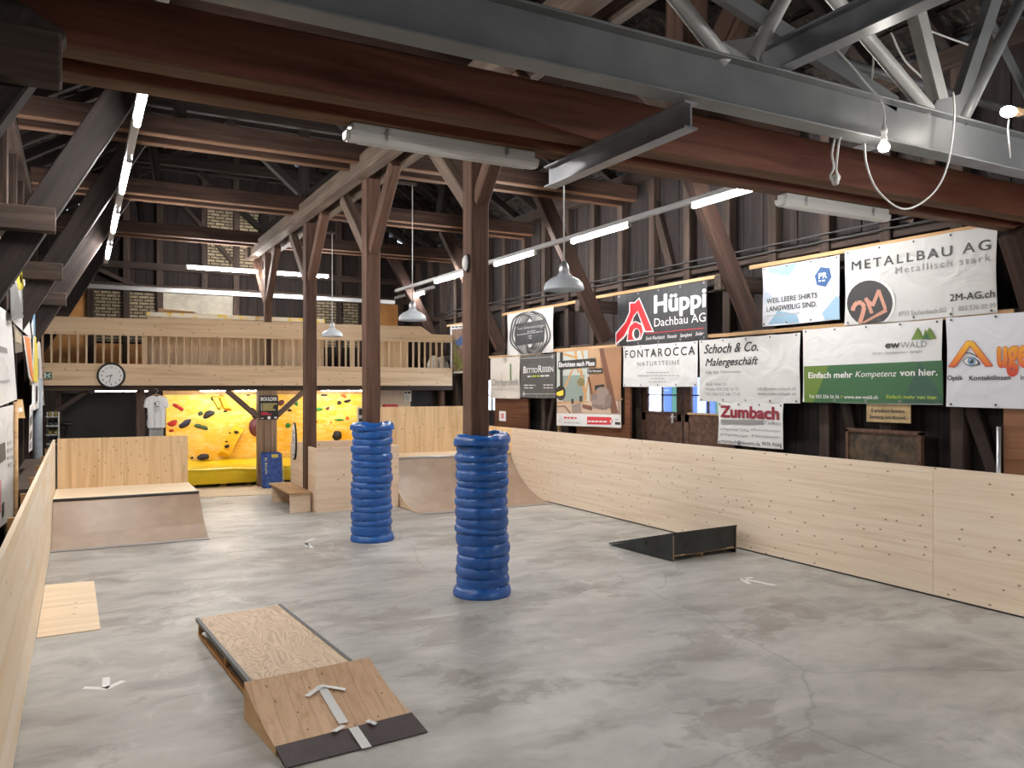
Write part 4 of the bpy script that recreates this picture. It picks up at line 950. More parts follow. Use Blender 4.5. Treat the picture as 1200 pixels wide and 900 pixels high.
# exit sign
p0, p1 = onY(51.5, 444, 18.09), onY(61, 436, 18.09)
t = empty('exit_sign', ((p0.x + p1.x) / 2, 18.1, p0.z), 'small green and white emergency exit sign at the left gallery end', 'sign')
b = MB(); b.box((p0.x, 18.075, p0.z), (p1.x, 18.1, p1.z)); b.build('sign_plate', mat('exit green', (.01, .13, .065), .4), parent=t)
b = MB(); W_, H_ = p1.x - p0.x, p1.z - p0.z
def sp_(pts): b.add([(p0.x + W_ * x, 18.073, p0.z + H_ * y) for x, y in pts], [tuple(range(len(pts)))])
sp_([(.03, .08), (.24, .08), (.24, .92), (.03, .92)])
for poly in ([(.70, .90), (.78, .90), (.80, .80), (.74, .74), (.68, .80)], [(.52, .72), (.70, .74), (.66, .42), (.56, .40)], [(.56, .42), (.64, .42), (.50, .10), (.40, .12)], [(.62, .44), (.80, .34), (.86, .12), (.76, .12), (.72, .28), (.58, .36)],
             [(.54, .72), (.38, .56), (.34, .46), (.40, .44), (.58, .64)], [(.68, .72), (.84, .60), (.92, .66), (.88, .72), (.70, .78)], [(.28, .5), (.36, .7), (.36, .3)]): sp_(poly)
b.build('pictogram', WHITE, parent=t)

# ------------------------------------------------------------------ under the gallery
t = empty('poster_post', (3.69, 18.3, 0), 'broad plank-clad post with the black poster under the gallery', 'post')
for i in range(3):
    x = 3.49 + i * .137; b = MB(); b.box((x, 18.17 + .008 * (i % 2), 0), (x + .132, 18.4, 2.13)); b.build('plank', W_BARN, parent=t, bevel=.006).rotation_euler = (0, 0, 0)
for sg, nm in ((-1, 'left'), (1, 'right')):
    timber('brace', (3.69 + sg * .2, 18.26, 1.55), (3.69 + sg * .86, 18.26, 2.14), .09, .11, W_GREY, '%s brown brace of the poster post' % nm, 'brace', 'braces of the poster post', up=(0, 0, 1))
p0, p1 = onY(304.5, 492, 18.15), onY(326, 463.5, 18.15)
t = empty('poster', ((p0.x + p1.x) / 2, 18.16, p0.z), 'black poster with white heading, gold and red lines on the plank-clad post', 'poster')
b = MB(); b.box((p0.x, 18.15, p0.z), (p1.x, 18.16, p1.z)); b.build('sheet', BLACK, parent=t)
W_, H_ = p1.x - p0.x, p1.z - p0.z; GOLD = mat('gold print', (.42, .36, .13), .6); REDP = mat('red print', (.62, .02, .05), .6)
b = MB(); face_text(b, 'BOULDER', p0.x + W_ / 2, p0.z + H_ * .79, 18.147, H_ * .15, W_ * .9, 0, .03)
for k, (ww, hh) in enumerate(((.82, .62), (.62, .54), (.58, .46), (.72, .38))):
    x0 = p0.x + W_ * .14; b.box((x0, 18.146, p0.z + H_ * hh), (x0 + W_ * ww * .98, 18.149, p0.z + H_ * (hh + .06)), 1); b.box((p0.x + W_ * .06, 18.146, p0.z + H_ * hh), (p0.x + W_ * .1, 18.149, p0.z + H_ * (hh + .05)), 0)
for ww, hh in ((.34, .27), (.58, .2)): b.box((p0.x + W_ * .07, 18.146, p0.z + H_ * hh), (p0.x + W_ * (.07 + ww), 18.149, p0.z + H_ * (hh + .045)), 2)
b.lathe([(.0, 0), (W_ * .09, 0)], (p0.x + W_ * .5, 18.147, p0.z + H_ * .08), 20, 'Y'); b.box((p0.x + W_ * .78, 18.146, p0.z + H_ * .05), (p0.x + W_ * .93, 18.149, p0.z + H_ * .11)); b.box((p0.x + W_ * .06, 18.146, p0.z + H_ * .05), (p0.x + W_ * .2, 18.149, p0.z + H_ * .075))
b.build('lettering', [WHITE, GOLD, REDP], parent=t)
# blue boulder pad leaning against the post
BPAD = speckle('blue mottled pad fabric', (.008, .025, .15), (.03, .10, .36), 16, .6, .1)
t = empty('boulder_pad', (3.71, 17.85, 0), 'blue mottled folded pad with yellow label leaning on the plank-clad post', 'crash pad')
b = MB(); b.prism([(3.50, 17.72, .0), (3.92, 17.72, 0), (3.92, 17.90, .76), (3.50, 17.90, .76)], (0, .14, .02)); b.build('pad', BPAD, parent=t, bevel=.03)
b = MB(); b.prism([(3.72, 17.879, .66), (3.86, 17.879, .66), (3.86, 17.895, .73), (3.72, 17.895, .73)], (0, -.006, 0)); b.build('label', mat('yellow label', (.7, .55, .08), .6), parent=t)
b = MB(); k = Vector((0, .18, .76)).normalized()
for i, (hh, ww) in enumerate(((.045, .05), (.03, .05), (.0, 0), (.045, .05), (.04, .035), (.03, .035), (.03, .03), (.04, .035), (.03, .045), (.035, .03))):
    if hh: b.bar(Vector((3.57, 17.866, .65)) - k * (.037 * i), Vector((3.57 + ww, 17.866, .65)) - k * (.037 * i), .004, hh * .5, up=k)
b.build('lettering', mat('pale yellow print', (.65, .58, .25), .6), parent=t)
b = MB(); b.prism([(3.93, 17.74, .02), (3.96, 17.76, .02), (3.96, 17.94, .74), (3.93, 17.92, .74)], (0, .1, 0)); b.build('edge_band', GREY, parent=t)
# dark screen, timber post and things at the left
b = MB(); b.box((-.42, 18.62, 0), (1.06, 18.68, 2.08)); tag(b.build('dark_screen', speckle('black projection cloth', (.009, .008, .007), (.018, .017, .015), 1.2, .7, .0)), 'large plain black screen under the left part of the gallery', 'screen')
timber('post', (1.145, 18.5, 0), (1.145, 18.5, 2.13), .16, .16, W_GREY, 'brown timber post between the black screen and the T-shirt', 'post', up=(0, 1, 0))
timber('post', (-.36, 18.5, 0), (-.36, 18.5, 2.13), .12, .12, W_OLD, 'dark timber post behind the shoe rack', 'post', up=(0, 1, 0))
timber('brace', (-.75, 18.35, 1.45), (.18, 18.35, 2.14), .09, .11, W_OLD, 'dark brace rising to the gallery beam behind the shoe rack', 'brace', up=(0, 1, 0))
t = empty('shoe_rack', (-.5, 17.6, 0), 'light grey rack with rows of climbing shoes at the left under the gallery', 'rack')
xa, xb = onY(54, 500, 17.6).x, onY(69.5, 500, 17.6).x
b = MB(); b.box((xb - .02, 17.55, 0), (xb, 17.95, 1.72)); b.box((xa, 17.93, 0), (xb, 17.95, 1.72)); b.build('panel', GREYP, parent=t)
for k in range(4):
    b = MB(); b.box((xa, 17.5, 1.12 + k * .17), (xb - .02, 17.93, 1.135 + k * .17)); b.build('shelf', GREYP, parent=t)
SHOE = [mat('olive shoe', (.20, .17, .05), .6), mat('black shoe', (.03, .03, .032), .6)]
def shoe(x, y, z, m, label):
    t = empty('climbing_shoe', (x, y, z), label, 'shoe', 'climbing shoes on the rack')
    b = MB(); A = 14; vs = []
    for k, (dy, hw, hh, zz) in enumerate(((-.13, .012, .012, .012), (-.11, .03, .025, .02), (-.05, .042, .04, .032), (.02, .036, .05, .042), (.08, .034, .06, .05), (.12, .02, .05, .05))):
        for a in range(A):
            q = a * 2 * math.pi / A; vs.append((x + hw * math.cos(q), y + dy, z + .006 + zz + hh * math.sin(q) * .75))
    b.add(vs, [(k * A + a, k * A + (a + 1) % A, (k + 1) * A + (a + 1) % A, (k + 1) * A + a) for k in range(5) for a in range(A)] + [tuple(range(A - 1, -1, -1)), tuple(range(5 * A, 6 * A))], 0, True)
    b.build('upper', m, parent=t)
    b = MB(); b.box((x - .032, y - .12, z), (x + .032, y + .11, z + .008)); b.build('sole', BLACK, parent=t, bevel=.004)
rows = ('lowest', 'second', 'third', 'top')
for k in range(4):
    for j, n in enumerate(('inner', 'outer')):
        shoe(xa + .06 + j * .1, 17.64, 1.135 + k * .17, SHOE[(k + 1) % 2 if k else 1], '%s shoe on the %s shelf of the grey rack' % (n, rows[k]))
b = MB(); q = onY(76, 497, 18.3); b.lathe([(.02, 0), (.10, .015), (.13, .05), (.10, .085), (.03, .1)], (q.x + .03, 18.3, q.z - .04), 16); b.tube([(q.x - .06, 18.3, q.z + .02), (q.x - .2, 18.3, q.z + .01)], .02, 8); b.tube([(q.x + .03, 18.3, 0), (q.x + .03, 18.3, q.z)], .018, 8); b.lathe([(.14, 0), (.14, .02), (.02, .03)], (q.x + .03, 18.3, 0), 16); tag(b.build('stand_lamp', BLACK), 'black lamp on a stand in front of the black screen', 'lamp')
# T-shirt on a hanger under the gallery edge
sx, sz, sy = 1.415, 2.03, 18.0
t = empty('t_shirt', (sx, sy, sz - .66), 'white T-shirt with dark print on a hanger under the gallery edge', 'T-shirt')
half = [(0, -.03), (.045, -.022), (.085, .0), (.20, -.06), (.245, -.235), (.185, -.25), (.172, -.20), (.168, -.45), (.165, -.655), (0, -.665)]
out = half + [(-x, z) for x, z in half[-2:0:-1]]; nn = 13; vs = []
for k in range(nn):
    g = k / (nn - 1.0); x0 = g * 2 - 1
    zs = [(0, -.03)]
def width_at(z):
    if z > -.25: return .085 + (.245 - .085) * min(1, (-z) / .2) if z < 0 else .085
    return .17
rowsz = [-.005, -.03, -.06, -.1, -.15, -.2, -.235, -.255, -.3, -.36, -.42, -.48, -.54, -.60, -.665]
wid = [.09, .16, .205, .218, .228, .238, .245, .176, .172, .17, .169, .168, .167, .167, .167]
nx = 24; vs = []
for side in (-1, 1):
    for j, z in enumerate(rowsz):
        for i in range(nx + 1):
            g = i / nx * 2 - 1; d = .035 * math.sqrt(max(0, 1 - g * g)) + .004
            fold = .009 * math.sin(9 * g + 2 * z) * min(1, -z * 2) + .006 * math.sin(17 * g + 1)
            neck = .03 * max(0, 1 - abs(g) * 2) if j == 0 else 0
            vs.append((sx + g * wid[j], sy + side * d + fold, sz + z - (neck if side < 0 else neck * .3)))
k0_ = len(rowsz) * (nx + 1); fs = []
for s_ in (0, 1):
    for j in range(len(rowsz) - 1):
        for i in range(nx):
            a = s_ * k0_ + j * (nx + 1) + i; fs.append((a, a + 1, a + nx + 2, a + nx + 1))
b = MB(); b.add(vs, fs, 0, True); b.build('shirt', speckle('white jersey', (.84, .85, .89), (.88, .89, .92), 4, .8), parent=t)
b = MB(); y_ = sy - .052
for pts, wd in (([(-.03, -.13), (.02, -.11), (.06, -.13), (.055, -.19)], .006), ([(-.045, -.17), (-.03, -.14), (-.015, -.16), (-.03, -.2), (.0, -.22), (.05, -.235)], .018), ([(-.05, -.24), (-.02, -.24), (-.015, -.30), (.01, -.33)], .009), ([(.02, -.24), (.035, -.3), (.07, -.31)], .007), ([(-.06, -.27), (-.045, -.33), (0, -.345)], .005)):
    for i in range(len(pts) - 1):
        b.bar((sx + pts[i][0], y_, sz + pts[i][1]), (sx + pts[i + 1][0], y_, sz + pts[i + 1][1]), .004, wd, up=(0, 0, 1) if abs(pts[i][0] - pts[i + 1][0]) > .01 else (1, 0, 0))
b.build('print', DARK, parent=t)
t = empty('clothes_hanger', (sx, sy, sz), 'wooden clothes hanger carrying the white T-shirt', 'hanger')
b = MB(); b.tube([(sx - .18, sy, sz - .05), (sx - .05, sy, sz + .01), (sx, sy, sz + .025), (sx + .05, sy, sz + .01), (sx + .18, sy, sz - .05)], .011, 8); b.build('arms', W_LATH, parent=t)
b = MB(); b.tube(arc([(sx, sy, sz + .02), (sx, sy, sz + .07), (sx + .03, sy, sz + .095), (sx + .02, sy, sz + .13), (sx - .01, sy + .12, sz + .14), (sx - .01, sy + .19, sz + .14)]), .004, 6); b.build('hook', CHROME, parent=t)
b = MB(); p0, p1 = onY(175, 513, 18.585), onY(191.5, 502, 18.585); b.box((p0.x, 18.585, p0.z - .15), (p1.x, 18.6, p1.z)); b.box((p0.x + .03, 18.583, p1.z - .035), (p1.x - .03, 18.586, p1.z - .02), 1)
for k in range(3): b.box((p0.x + .03, 18.583, p1.z - .075 - k * .03), (p1.x - .03 - .04 * (k % 2), 18.586, p1.z - .068 - k * .03), 2)
tag(b.build('notice', [speckle('pale blue paper', (.56, .60, .68), (.62, .66, .74), 8, .7, 0), DARK, GREY]), 'pale blue notice sheet below the white T-shirt', 'notice')
t = empty('shelf_unit', (1.36, 18.75, 0), 'narrow dark shelf with small things behind the white T-shirt', 'shelf')
b = MB(); b.box((1.27, 18.9, 0), (1.62, 18.92, 2.0)); b.box((1.24, 18.6, 0), (1.27, 18.92, 2.0)); b.box((1.62, 18.6, 0), (1.65, 18.92, 2.0)); b.build('frame', W_OLD, parent=t)
for k in range(5):
    b = MB(); b.box((1.27, 18.62, .9 + k * .24), (1.62, 18.9, .915 + k * .24)); b.build('shelf', GREYP, parent=t)
for k in range(4):
    b = MB(); b.lathe([(.03, 0), (.034, .05), (.03, .11), (.015, .13), (.015, .15)], (1.30 + .004 * k, 18.68, .916 + k * .24), 12); tag(b.build('bottle', [WHITE, DARK][k % 2]), '%s small bottle on the narrow dark shelf, %s' % (('white', 'dark')[k % 2], ('lowest', 'second from below', 'third from below', 'topmost')[k]), 'bottle', 'bottles on the narrow shelf')
# right part under the gallery
b = MB(); b.box((6.35, 18.7, 0), (7.28, 18.73, 2.2)); tag(b.build('partition', P_PANEL), 'pale board wall under the right gallery part', 'partition')
p0, p1 = onY(473, 470.5, 18.69), onY(482, 458, 18.69)
t = empty('notice', ((p0.x + p1.x) / 2, 18.69, p0.z), 'small white notice with dark heading on the pale board wall', 'notice')
b = MB(); b.box((p0.x, 18.68, p0.z), (p1.x, 18.699, p1.z)); b.build('sheet', speckle('cream paper', (.62, .54, .42), (.68, .6, .48), 8, .7, 0), parent=t)
b = MB(); b.box((p0.x + .02, 18.676, p1.z - .07), (p0.x + .08, 18.681, p1.z - .02)); b.box((p0.x + .1, 18.676, p1.z - .07), (p1.x - .02, 18.681, p1.z - .02))
for k in range(4): b.box((p0.x + .03, 18.676, p0.z + .03 + k * .035), (p1.x - .05 - .02 * (k % 2), 18.681, p0.z + .04 + k * .035))
b.build('lettering', DARK, parent=t)
b = MB(); b.box((6.52, 18.45, 1.50), (6.86, 18.62, 1.785)); tag(b.build('red_box', mat('red plastic', (.45, .02, .03), .5), bevel=.01), 'red box showing above the ramp backboard', 'box')
b = MB(); b.box((6.4, 18.42, 1.42), (7.2, 18.69, 1.50)); b.box((6.42, 18.44, 0), (6.48, 18.68, 1.42)); b.box((7.12, 18.44, 0), (7.18, 18.68, 1.42)); tag(b.build('counter', W_LATH), 'narrow counter behind the ramp carrying the red box', 'counter')
b = MB(); b.box((7.30, 18.75, 0), (8.25, 18.8, 2.15)); tag(b.build('dark_door', speckle('dark doorway boards', (.012, .010, .008), (.03, .025, .02), 2, .8, .1)), 'dark boarded doorway at the right end under the gallery', 'door')
timber('post', (8.05, 18.55, 0), (8.05, 18.55, 2.13), .12, .14, W_POST, 'brown post beside the dark doorway under the gallery', 'post', up=(0, 1, 0))
p0, p1 = onY(419.5, 497, 16.2), onY(426, 477, 16.2)
t = empty('wall_dispenser', ((p0.x + p1.x) / 2, 16.2, 0), 'slim white stand with black device behind the second post', 'dispenser')
b = MB(); b.box((p0.x, 16.2, 0), (p1.x, 16.25, p1.z)); b.build('stand_panel', GREYP, parent=t)
b = MB(); b.box((p0.x + .02, 16.17, p1.z - .17), (p1.x - .02, 16.2, p1.z - .03)); b.box((p0.x + .02, 16.18, p0.z), (p1.x - .02, 16.2, p0.z + .12)); b.build('device', BLACK, parent=t, bevel=.005)

# ------------------------------------------------------------------ right wall: doors, window, boards
XB = 8.2                                     # plane of the banner laths
t = empty('door_1', (XR, 9.9, 0), kind='structure')
for y0, y1, nm in ((8.82, 9.88, 'near'), (9.92, 10.98, 'far')):
    b = MB(); yb = y0 + .12
    b.box((XR, y0, 0), (XR + .05, y1, 1.80)); b.box((XR, y0, 2.36), (XR + .05, y1, 2.42)); b.box((XR, y0, 1.8), (XR + .05, yb + .03, 2.36)); b.box((XR, y1 - .15, 1.8), (XR + .05, y1, 2.36))
    for z in (1.05, 1.65): b.box((XR - .012, y0 + .02, z), (XR, y1 - .02, z + .12))
    for y in (y0, y1 - .12): b.box((XR - .012, y, 0), (XR, y + .12, 1.8))
    b.build('door_leaf', W_POST, parent=t)
    b = MB(); ym = (y0 + y1) / 2; b.box((XR + .005, ym - .012, 1.8), (XR + .04, ym + .012, 2.36)); b.box((XR + .005, y0 + .15, 2.065), (XR + .04, y1 - .15, 2.085)); b.build('glazing_bar', W_OLD, parent=t)
    b = MB(); b.box((XR + .02, y0 + .15, 1.8), (XR + .026, y1 - .15, 2.36)); b.build('pane', GLASS, parent=t)
    b = MB(); b.box((XR - .03, y0 + .1, 1.775), (XR, y1 - .1, 1.80)); b.build('sill', W_LATH if nm == 'near' else W_POST, parent=t)
b = MB(); p = onX(786, 488.5, XR - .05); b.tube([(XR, p.y, p.z), (XR - .05, p.y, p.z), (XR - .05, p.y - .13, p.z)], .011, 8); b.box((XR - .018, p.y - .025, p.z - .1), (XR - .011, p.y + .025, p.z + .06)); b.build('door_handle', CHROME, parent=t)
b = MB()
for y in (8.76, 11.02): b.box((XR - .06, y - .06, 0), (XR + .06, y + .04, 2.5))
b.box((XR - .06, 8.7, 2.42), (XR + .06, 11.06, 2.54)); b.build('door_frame', W_OLD, parent=t)
t = empty('window_1', (XR, 17, 1.62), kind='structure')
b = MB()
for y in (16.0, 17.94): b.box((XR - .03, y, 1.62), (XR + .05, y + .06, 2.42))
for z in (1.62, 2.37): b.box((XR - .03, 16, z), (XR + .05, 18, z + .05))
for y in (16.64, 17.3): b.box((XR, y, 1.65), (XR + .04, y + .03, 2.4))
b.box((XR, 16, 2.0), (XR + .04, 18, 2.02)); b.build('window_frame', W_OLD, parent=t)
b = MB(); b.box((XR + .02, 16.03, 1.65), (XR + .026, 17.97, 2.4)); b.build('pane', GLASS, parent=t)
b = MB(); b.box((XR + .07, 7.5, -.1), (XR + 3, 19.5, 0)); struct('ground', b, CONC)
CURT = [mat('blue curtain cloth', (.30, .42, .72), .8), mat('white curtain cloth', (.75, .76, .78), .8), mat('green outdoor paint', (.22, .42, .34), .8)]
for m_ in CURT:
    _t = NT(m_); _q = _t.n('ShaderNodeMixShader', {0: .6, 1: _t.b.outputs[0], 2: _t.n('ShaderNodeBsdfTranslucent', {'Color': m_.node_tree.nodes['Principled BSDF'].inputs['Base Color'].default_value[:]}).outputs[0]}); _t.l(_q.outputs[0], m_.node_tree.nodes['Material Output'].inputs[0])
for k in range(11):                       # striped fabric hanging outside the door glass
    y = 8.7 + k * .215; b = MB(); b.box((XR + .55, y, .0), (XR + .57, y + .21, 2.7 if k % 3 else 2.6)); tag(b.build('curtain_strip', CURT[(0, 1, 0, 1, 2)[k % 5]]), 'strip of striped cloth hanging outside the door panes', 'curtain', 'cloth strips outside the door')
RUST = wood('rust-brown board', (.07, .025, .010), (.15, .055, .022), (.22, .09, .04), axis='Y')
b = MB(); b.box((XB + .06, 14.5, .6), (XB + .1, 16.02, 1.97)); tag(b.build('board', RUST), 'rust-brown board below the white and dark banners, with the small fire sign', 'board')
p0, p1 = onX(585, 493, XB + .05), onX(592.5, 482, XB + .05)
t = empty('fire_sign', (XB + .05, p0.y, p0.z), 'small white sign with red symbol on the rust-brown board', 'sign')
b = MB(); b.box((XB + .05, p1.y, p0.z), (XB + .058, p0.y, p1.z)); b.build('plate', WHITE, parent=t)
b = MB(); ym, zm = (p0.y + p1.y) / 2, (p0.z + p1.z) / 2; b.lathe([(.04, 0), (.062, 0)], (XB + .048, ym, zm), 20, 'X'); b.bar((XB + .048, ym - .02, zm - .05), (XB + .048, ym - .02, zm + .06), .03, .004, up=(1, 0, 0)); b.build('symbol', REDP, parent=t)
b = MB(); b.box((XB + .03, 11.1, .7), (XB + .07, 12.6, 1.56)); b.box((XB + .03, 10.95, .7), (XB + .07, 11.1, 2.5)); tag(b.build('board', RUST), 'brown board standing behind the living-room banner', 'board')
b = MB(); b.box((XB + .02, 13.2, .8), (XB + .06, 13.26, 1.5)); tag(b.build('lath', W_LATH), 'short upright lath under the corner of the living-room banner', 'lath')
p0, p1 = onX(993, 540, XB + .05), onX(1078, 507, XB + .05)
t = empty('notice_board', (XB + .05, (p0.y + p1.y) / 2, 1.2), 'old dark framed board above the right barrier', 'board')
WORNB = speckle('worn dark board', (.02, .014, .010), (.13, .085, .045), 7, .7, .3)
b = MB(); b.box((XB + .06, p1.y, 1.2), (XB + .09, p0.y, p1.z)); b.build('board', WORNB, parent=t)
b = MB(); b.box((XB + .04, p1.y - .02, p1.z - .03), (XB + .1, p0.y + .02, p1.z + .01)); b.box((XB + .04, p1.y - .02, 1.2), (XB + .1, p1.y + .02, p1.z)); b.box((XB + .04, p0.y - .02, 1.2), (XB + .1, p0.y + .02, p1.z)); b.build('frame', W_POST, parent=t)
p0, p1 = onX(1015.5, 494, XB + .02), onX(1067, 474, XB + .02)
t = empty('notice_plate', (XB + .02, (p0.y + p1.y) / 2, p0.z), 'old tan plate with black no-smoking lettering under the green banner', 'sign')
TAN = speckle('old tan enamel', (.36, .25, .12), (.50, .36, .18), 9, .6, .05)
b = MB(); b.box((XB + .02, p1.y, p0.z), (XB + .03, p0.y, p1.z)); b.build('plate', TAN, parent=t)
b = MB()
def wtext(b, s, u0, v0, u1, v1, cap, mi=0, bold=0.0, shear=0.0, X=XB, lay=1):
    """lettering on the right wall: baseline from (u0, v0) to (u1, v1), capital height in survey pixels"""
    Xp = X - .002 - .0022 * lay; p, q = onX(u0, v0, Xp), onX(u1, v1, Xp); um, vm = (u0 + u1) / 2, (v0 + v1) / 2
    h = onX(um, vm - cap, Xp).z - onX(um, vm, Xp).z; z = (p.z + q.z) / 2
    b.text(s, (Xp, p.y, z), p.y - q.y, h, (0, -1, 0), (0, 0, 1), mi, bold, shear)
_k = [0]
def wpoly(b, pts, mi=0, X=XB, lay=1, zmin=None, zmax=None):
    _k[0] += 1; P = [onX(u, v, X - .002 - .0022 * lay - .00004 * (_k[0] % 40)) for u, v in pts]
    for p in P:
        if zmin is not None: p.z = max(p.z, zmin)
        if zmax is not None: p.z = min(p.z, zmax)
    n = Vector((0, 0, 0))
    for i in range(len(P)): n += P[i].cross(P[(i + 1) % len(P)])
    b.add(P, [tuple(range(len(P)))] if n.x < 0 else [tuple(range(len(P) - 1, -1, -1))], mi)
def wstroke(b, pts, wd, mi=0, X=XB, lay=1, zmin=None, zmax=None):
    for (a, c), (d, e) in zip(pts[:-1], pts[1:]):
        L = math.hypot(d - a, e - c) or 1; nx, ny = -(e - c) / L * wd / 2, (d - a) / L * wd / 2
        wpoly(b, [(a + nx, c + ny), (a - nx, c - ny), (d - nx, e - ny), (d + nx, e + ny)], mi, X, lay, zmin, zmax)
def wwords(b, u0, v0, u1, v1, h, mi=0, seed=1, lay=1, X=XB):
    q = random.Random(seed); u = u0
    while u < u1 - .8:
        e = min(u1, u + q.uniform(2.0, 5.5)); f0, f1 = (u - u0) / (u1 - u0), (e - u0) / (u1 - u0)
        wstroke(b, [(u, v0 + (v1 - v0) * f0 - h / 2), (e, v0 + (v1 - v0) * f1 - h / 2)], h, mi, X, lay); u = e + .9
def ell(cu, cv, ru, rv, n=28, rot=0, a0=0, a1=2 * math.pi):
    return [(cu + ru * math.cos(a) * math.cos(rot) - rv * math.sin(a) * math.sin(rot), cv + ru * math.cos(a) * math.sin(rot) + rv * math.sin(a) * math.cos(rot)) for a in (a0 + (a1 - a0) * k / n for k in range(n if a1 - a0 > 6.2 else n + 1))]
wtext(b, 'È proibito fumare', 1021, 482.5, 1060, 484, 4.2, 0, .02, X=XB + .02); wtext(b, 'Smoking not allowed.', 1019, 490, 1062, 491.5, 4.2, 0, .02, X=XB + .02); b.build('lettering', DARK, parent=t)
b = MB(); y1_ = onX(1176, 500, XB + .05).y
b.box((XB + .05, 2.0, .3), (XB + .1, y1_, 1.99)); tag(b.build('board_stack', spruce('reddish boards', 'Y', 'Z', .16, c1=(.17, .07, .03), c2=(.30, .14, .07), knot=.5, tint=.6)), 'reddish horizontal boards at the far right above the barrier', 'boards')
b = MB(); b.tube([(XB + .02, y1_ + .03, .0), (XB + .02, y1_ + .03, 1.80)], .022, 10); tag(b.build('pipe', CHROME), 'upright grey pipe beside the reddish boards', 'pipe')

# ------------------------------------------------------------------ banners on the right wall
VIN = cloth('white banner vinyl', (.70, .70, .70)); VING = cloth('light grey banner vinyl', (.60, .60, .59)); VIND = cloth('anthracite banner vinyl', (.040, .042, .047), .5)
VINC = cloth('cream banner cloth', (.60, .57, .53)); VING2 = cloth('dark grey banner vinyl', (.085, .085, .085), .5); VINP = cloth('bluish white banner vinyl', (.69, .71, .76))
EYE_ = [None]
def banner(label, y0, y1, z0, z1, m, eyel=4, X=XB, mq=None):
    """cloth between y0 (left in the photo) and y1, children: lettering is added by the caller"""
    t = empty('banner', (X, (y0 + y1) / 2, z0), label, 'banner', 'banners on the right wall'); b = MB(); nx, nz = 16, 8; vs = []
    for s in (0.0, .004):
        for j in range(nz + 1):
            for i in range(nx + 1):
                f, g = i / nx, j / nz; pin = .012 * math.sin(math.pi * g) * (1 - 2 * f)
                bulge = .006 * math.sin(f * 7 + g * 4 + y0) ** 2
                vs.append((X + s + bulge, y0 + (y1 - y0) * f - pin, z0 + (z1 - z0) * g - (.006 * abs(math.sin(f * math.pi * eyel)) if j == nz else 0) + (.004 * math.sin(f * 5 + z0) if j == 0 else 0)))
    K = (nx + 1) * (nz + 1); fs = [(j * (nx + 1) + i, j * (nx + 1) + i + 1, (j + 1) * (nx + 1) + i + 1, (j + 1) * (nx + 1) + i) for j in range(nz) for i in range(nx)]
    fs += [tuple(K + q for q in f[::-1]) for f in fs]
    b.add(vs, fs, 0, True); cl = b.build('cloth', m, parent=t)
    for j, zz in ((0, z1 - .03), (1, z0 + .03)):
        for i in range(eyel + 1):
            yy = y0 + (y1 - y0) * (.03 + .94 * i / eyel)
            if EYE_[0] is None:
                e = MB(); e.lathe([(.012, 0), (.016, -.003), (.016, 0)], (0, 0, 0), 12, 'X'); e.lathe([(0, -.001), (.012, -.001)], (0, 0, 0), 12, 'X', 1); o = EYE_[0] = e.build('eyelet', [CHROME, DARK], origin=(0, 0, 0)); o.parent = cl
            else: o = EYE_[0].copy(); C.objects.link(o); o.parent = cl
            o.location = (-.005, yy - (y0 + y1) / 2, zz - z0)
    return t
def P_(name, col, rough=.5): return mat(name, col, rough)
INK = P_('ink black', (.03, .03, .032)); INKG = P_('ink grey', (.24, .24, .24)); INKL = P_('ink light grey', (.42, .42, .43)); INKR = P_('ink dark red', (.24, .012, .03)); PRED = P_('print red', (.62, .025, .035)); PWHITE = P_('print white', (.74, .74, .74))
PB1, PB2, PB3 = P_('print pale blue', (.30, .47, .62)), P_('print palest blue', (.56, .64, .74)), P_('print blue', (.035, .10, .26)); COPPER = P_('print copper', (.50, .24, .17))
GR1, GR2, GR3, GRL = P_('print green', (.035, .125, .048)), P_('print dark green', (.028, .092, .06)), P_('print light green', (.12, .20, .025)), P_('print lime', (.48, .62, .05))
def crop(ox, oy, k): return lambda pts: [(ox + x / k, oy + y / k) for x, y in pts]

# anthracite roofer banner
t = banner('black banner with a big red letter logo and white lettering', 11.28, 9.02, 2.91, 3.795, VIND, 4); b = MB(); c = crop(700, 310, 7.5)
wpoly(b, c([(158, 715), (160, 600), (240, 505), (278, 420), (280, 332), (335, 330), (300, 470), (330, 420), (300, 560), (232, 650)]), 0, lay=1)
wpoly(b, c([(322, 335), (370, 288), (498, 592), (415, 594), (352, 418), (318, 470)]), 0, lay=1)
wpoly(b, c([(165, 690), (168, 610), (250, 510), (288, 420), (290, 342), (330, 340), (322, 440), (285, 525), (235, 625)]), 1, lay=2)
wpoly(b, c([(320, 420), (326, 345), (365, 302), (484, 582), (424, 584), (354, 405), (318, 450)]), 1, lay=2)
wpoly(b, c([(256, 678), (275, 540), (330, 495), (395, 520), (412, 590), (385, 660), (330, 670)]), 0, lay=2)
wpoly(b, c([(265, 665), (284, 545), (330, 505), (385, 530), (400, 590), (375, 650), (335, 662)]), 1, lay=3)
wpoly(b, c(ell(342, 612, 36, 52)), 0, lay=4); wpoly(b, c(ell(346, 608, 24, 42)), 2, lay=5)
wtext(b, 'Hüppi', 766.3, 367, 827.6, 358.6, 22, 0, .035); wtext(b, 'Dachbau AG', 766.7, 383, 827, 376.3, 10.5, 0)
wstroke(b, [(757, 391), (825, 384.4)], .8, 1)
for s, a, d in (('Steil-/Flachdach', (756.7, 398.7), (779, 396.6)), ('Fassade', (782, 396.4), (793, 395.3)), ('Spenglerei', (797, 395.1), (811, 393.8)), ('Solar', (815, 393.2), (824.7, 392.4))): wtext(b, s, *a, *d, 4.2, 0, .01, .3)
b.build('lettering', [PWHITE, PRED, VIND], parent=t)
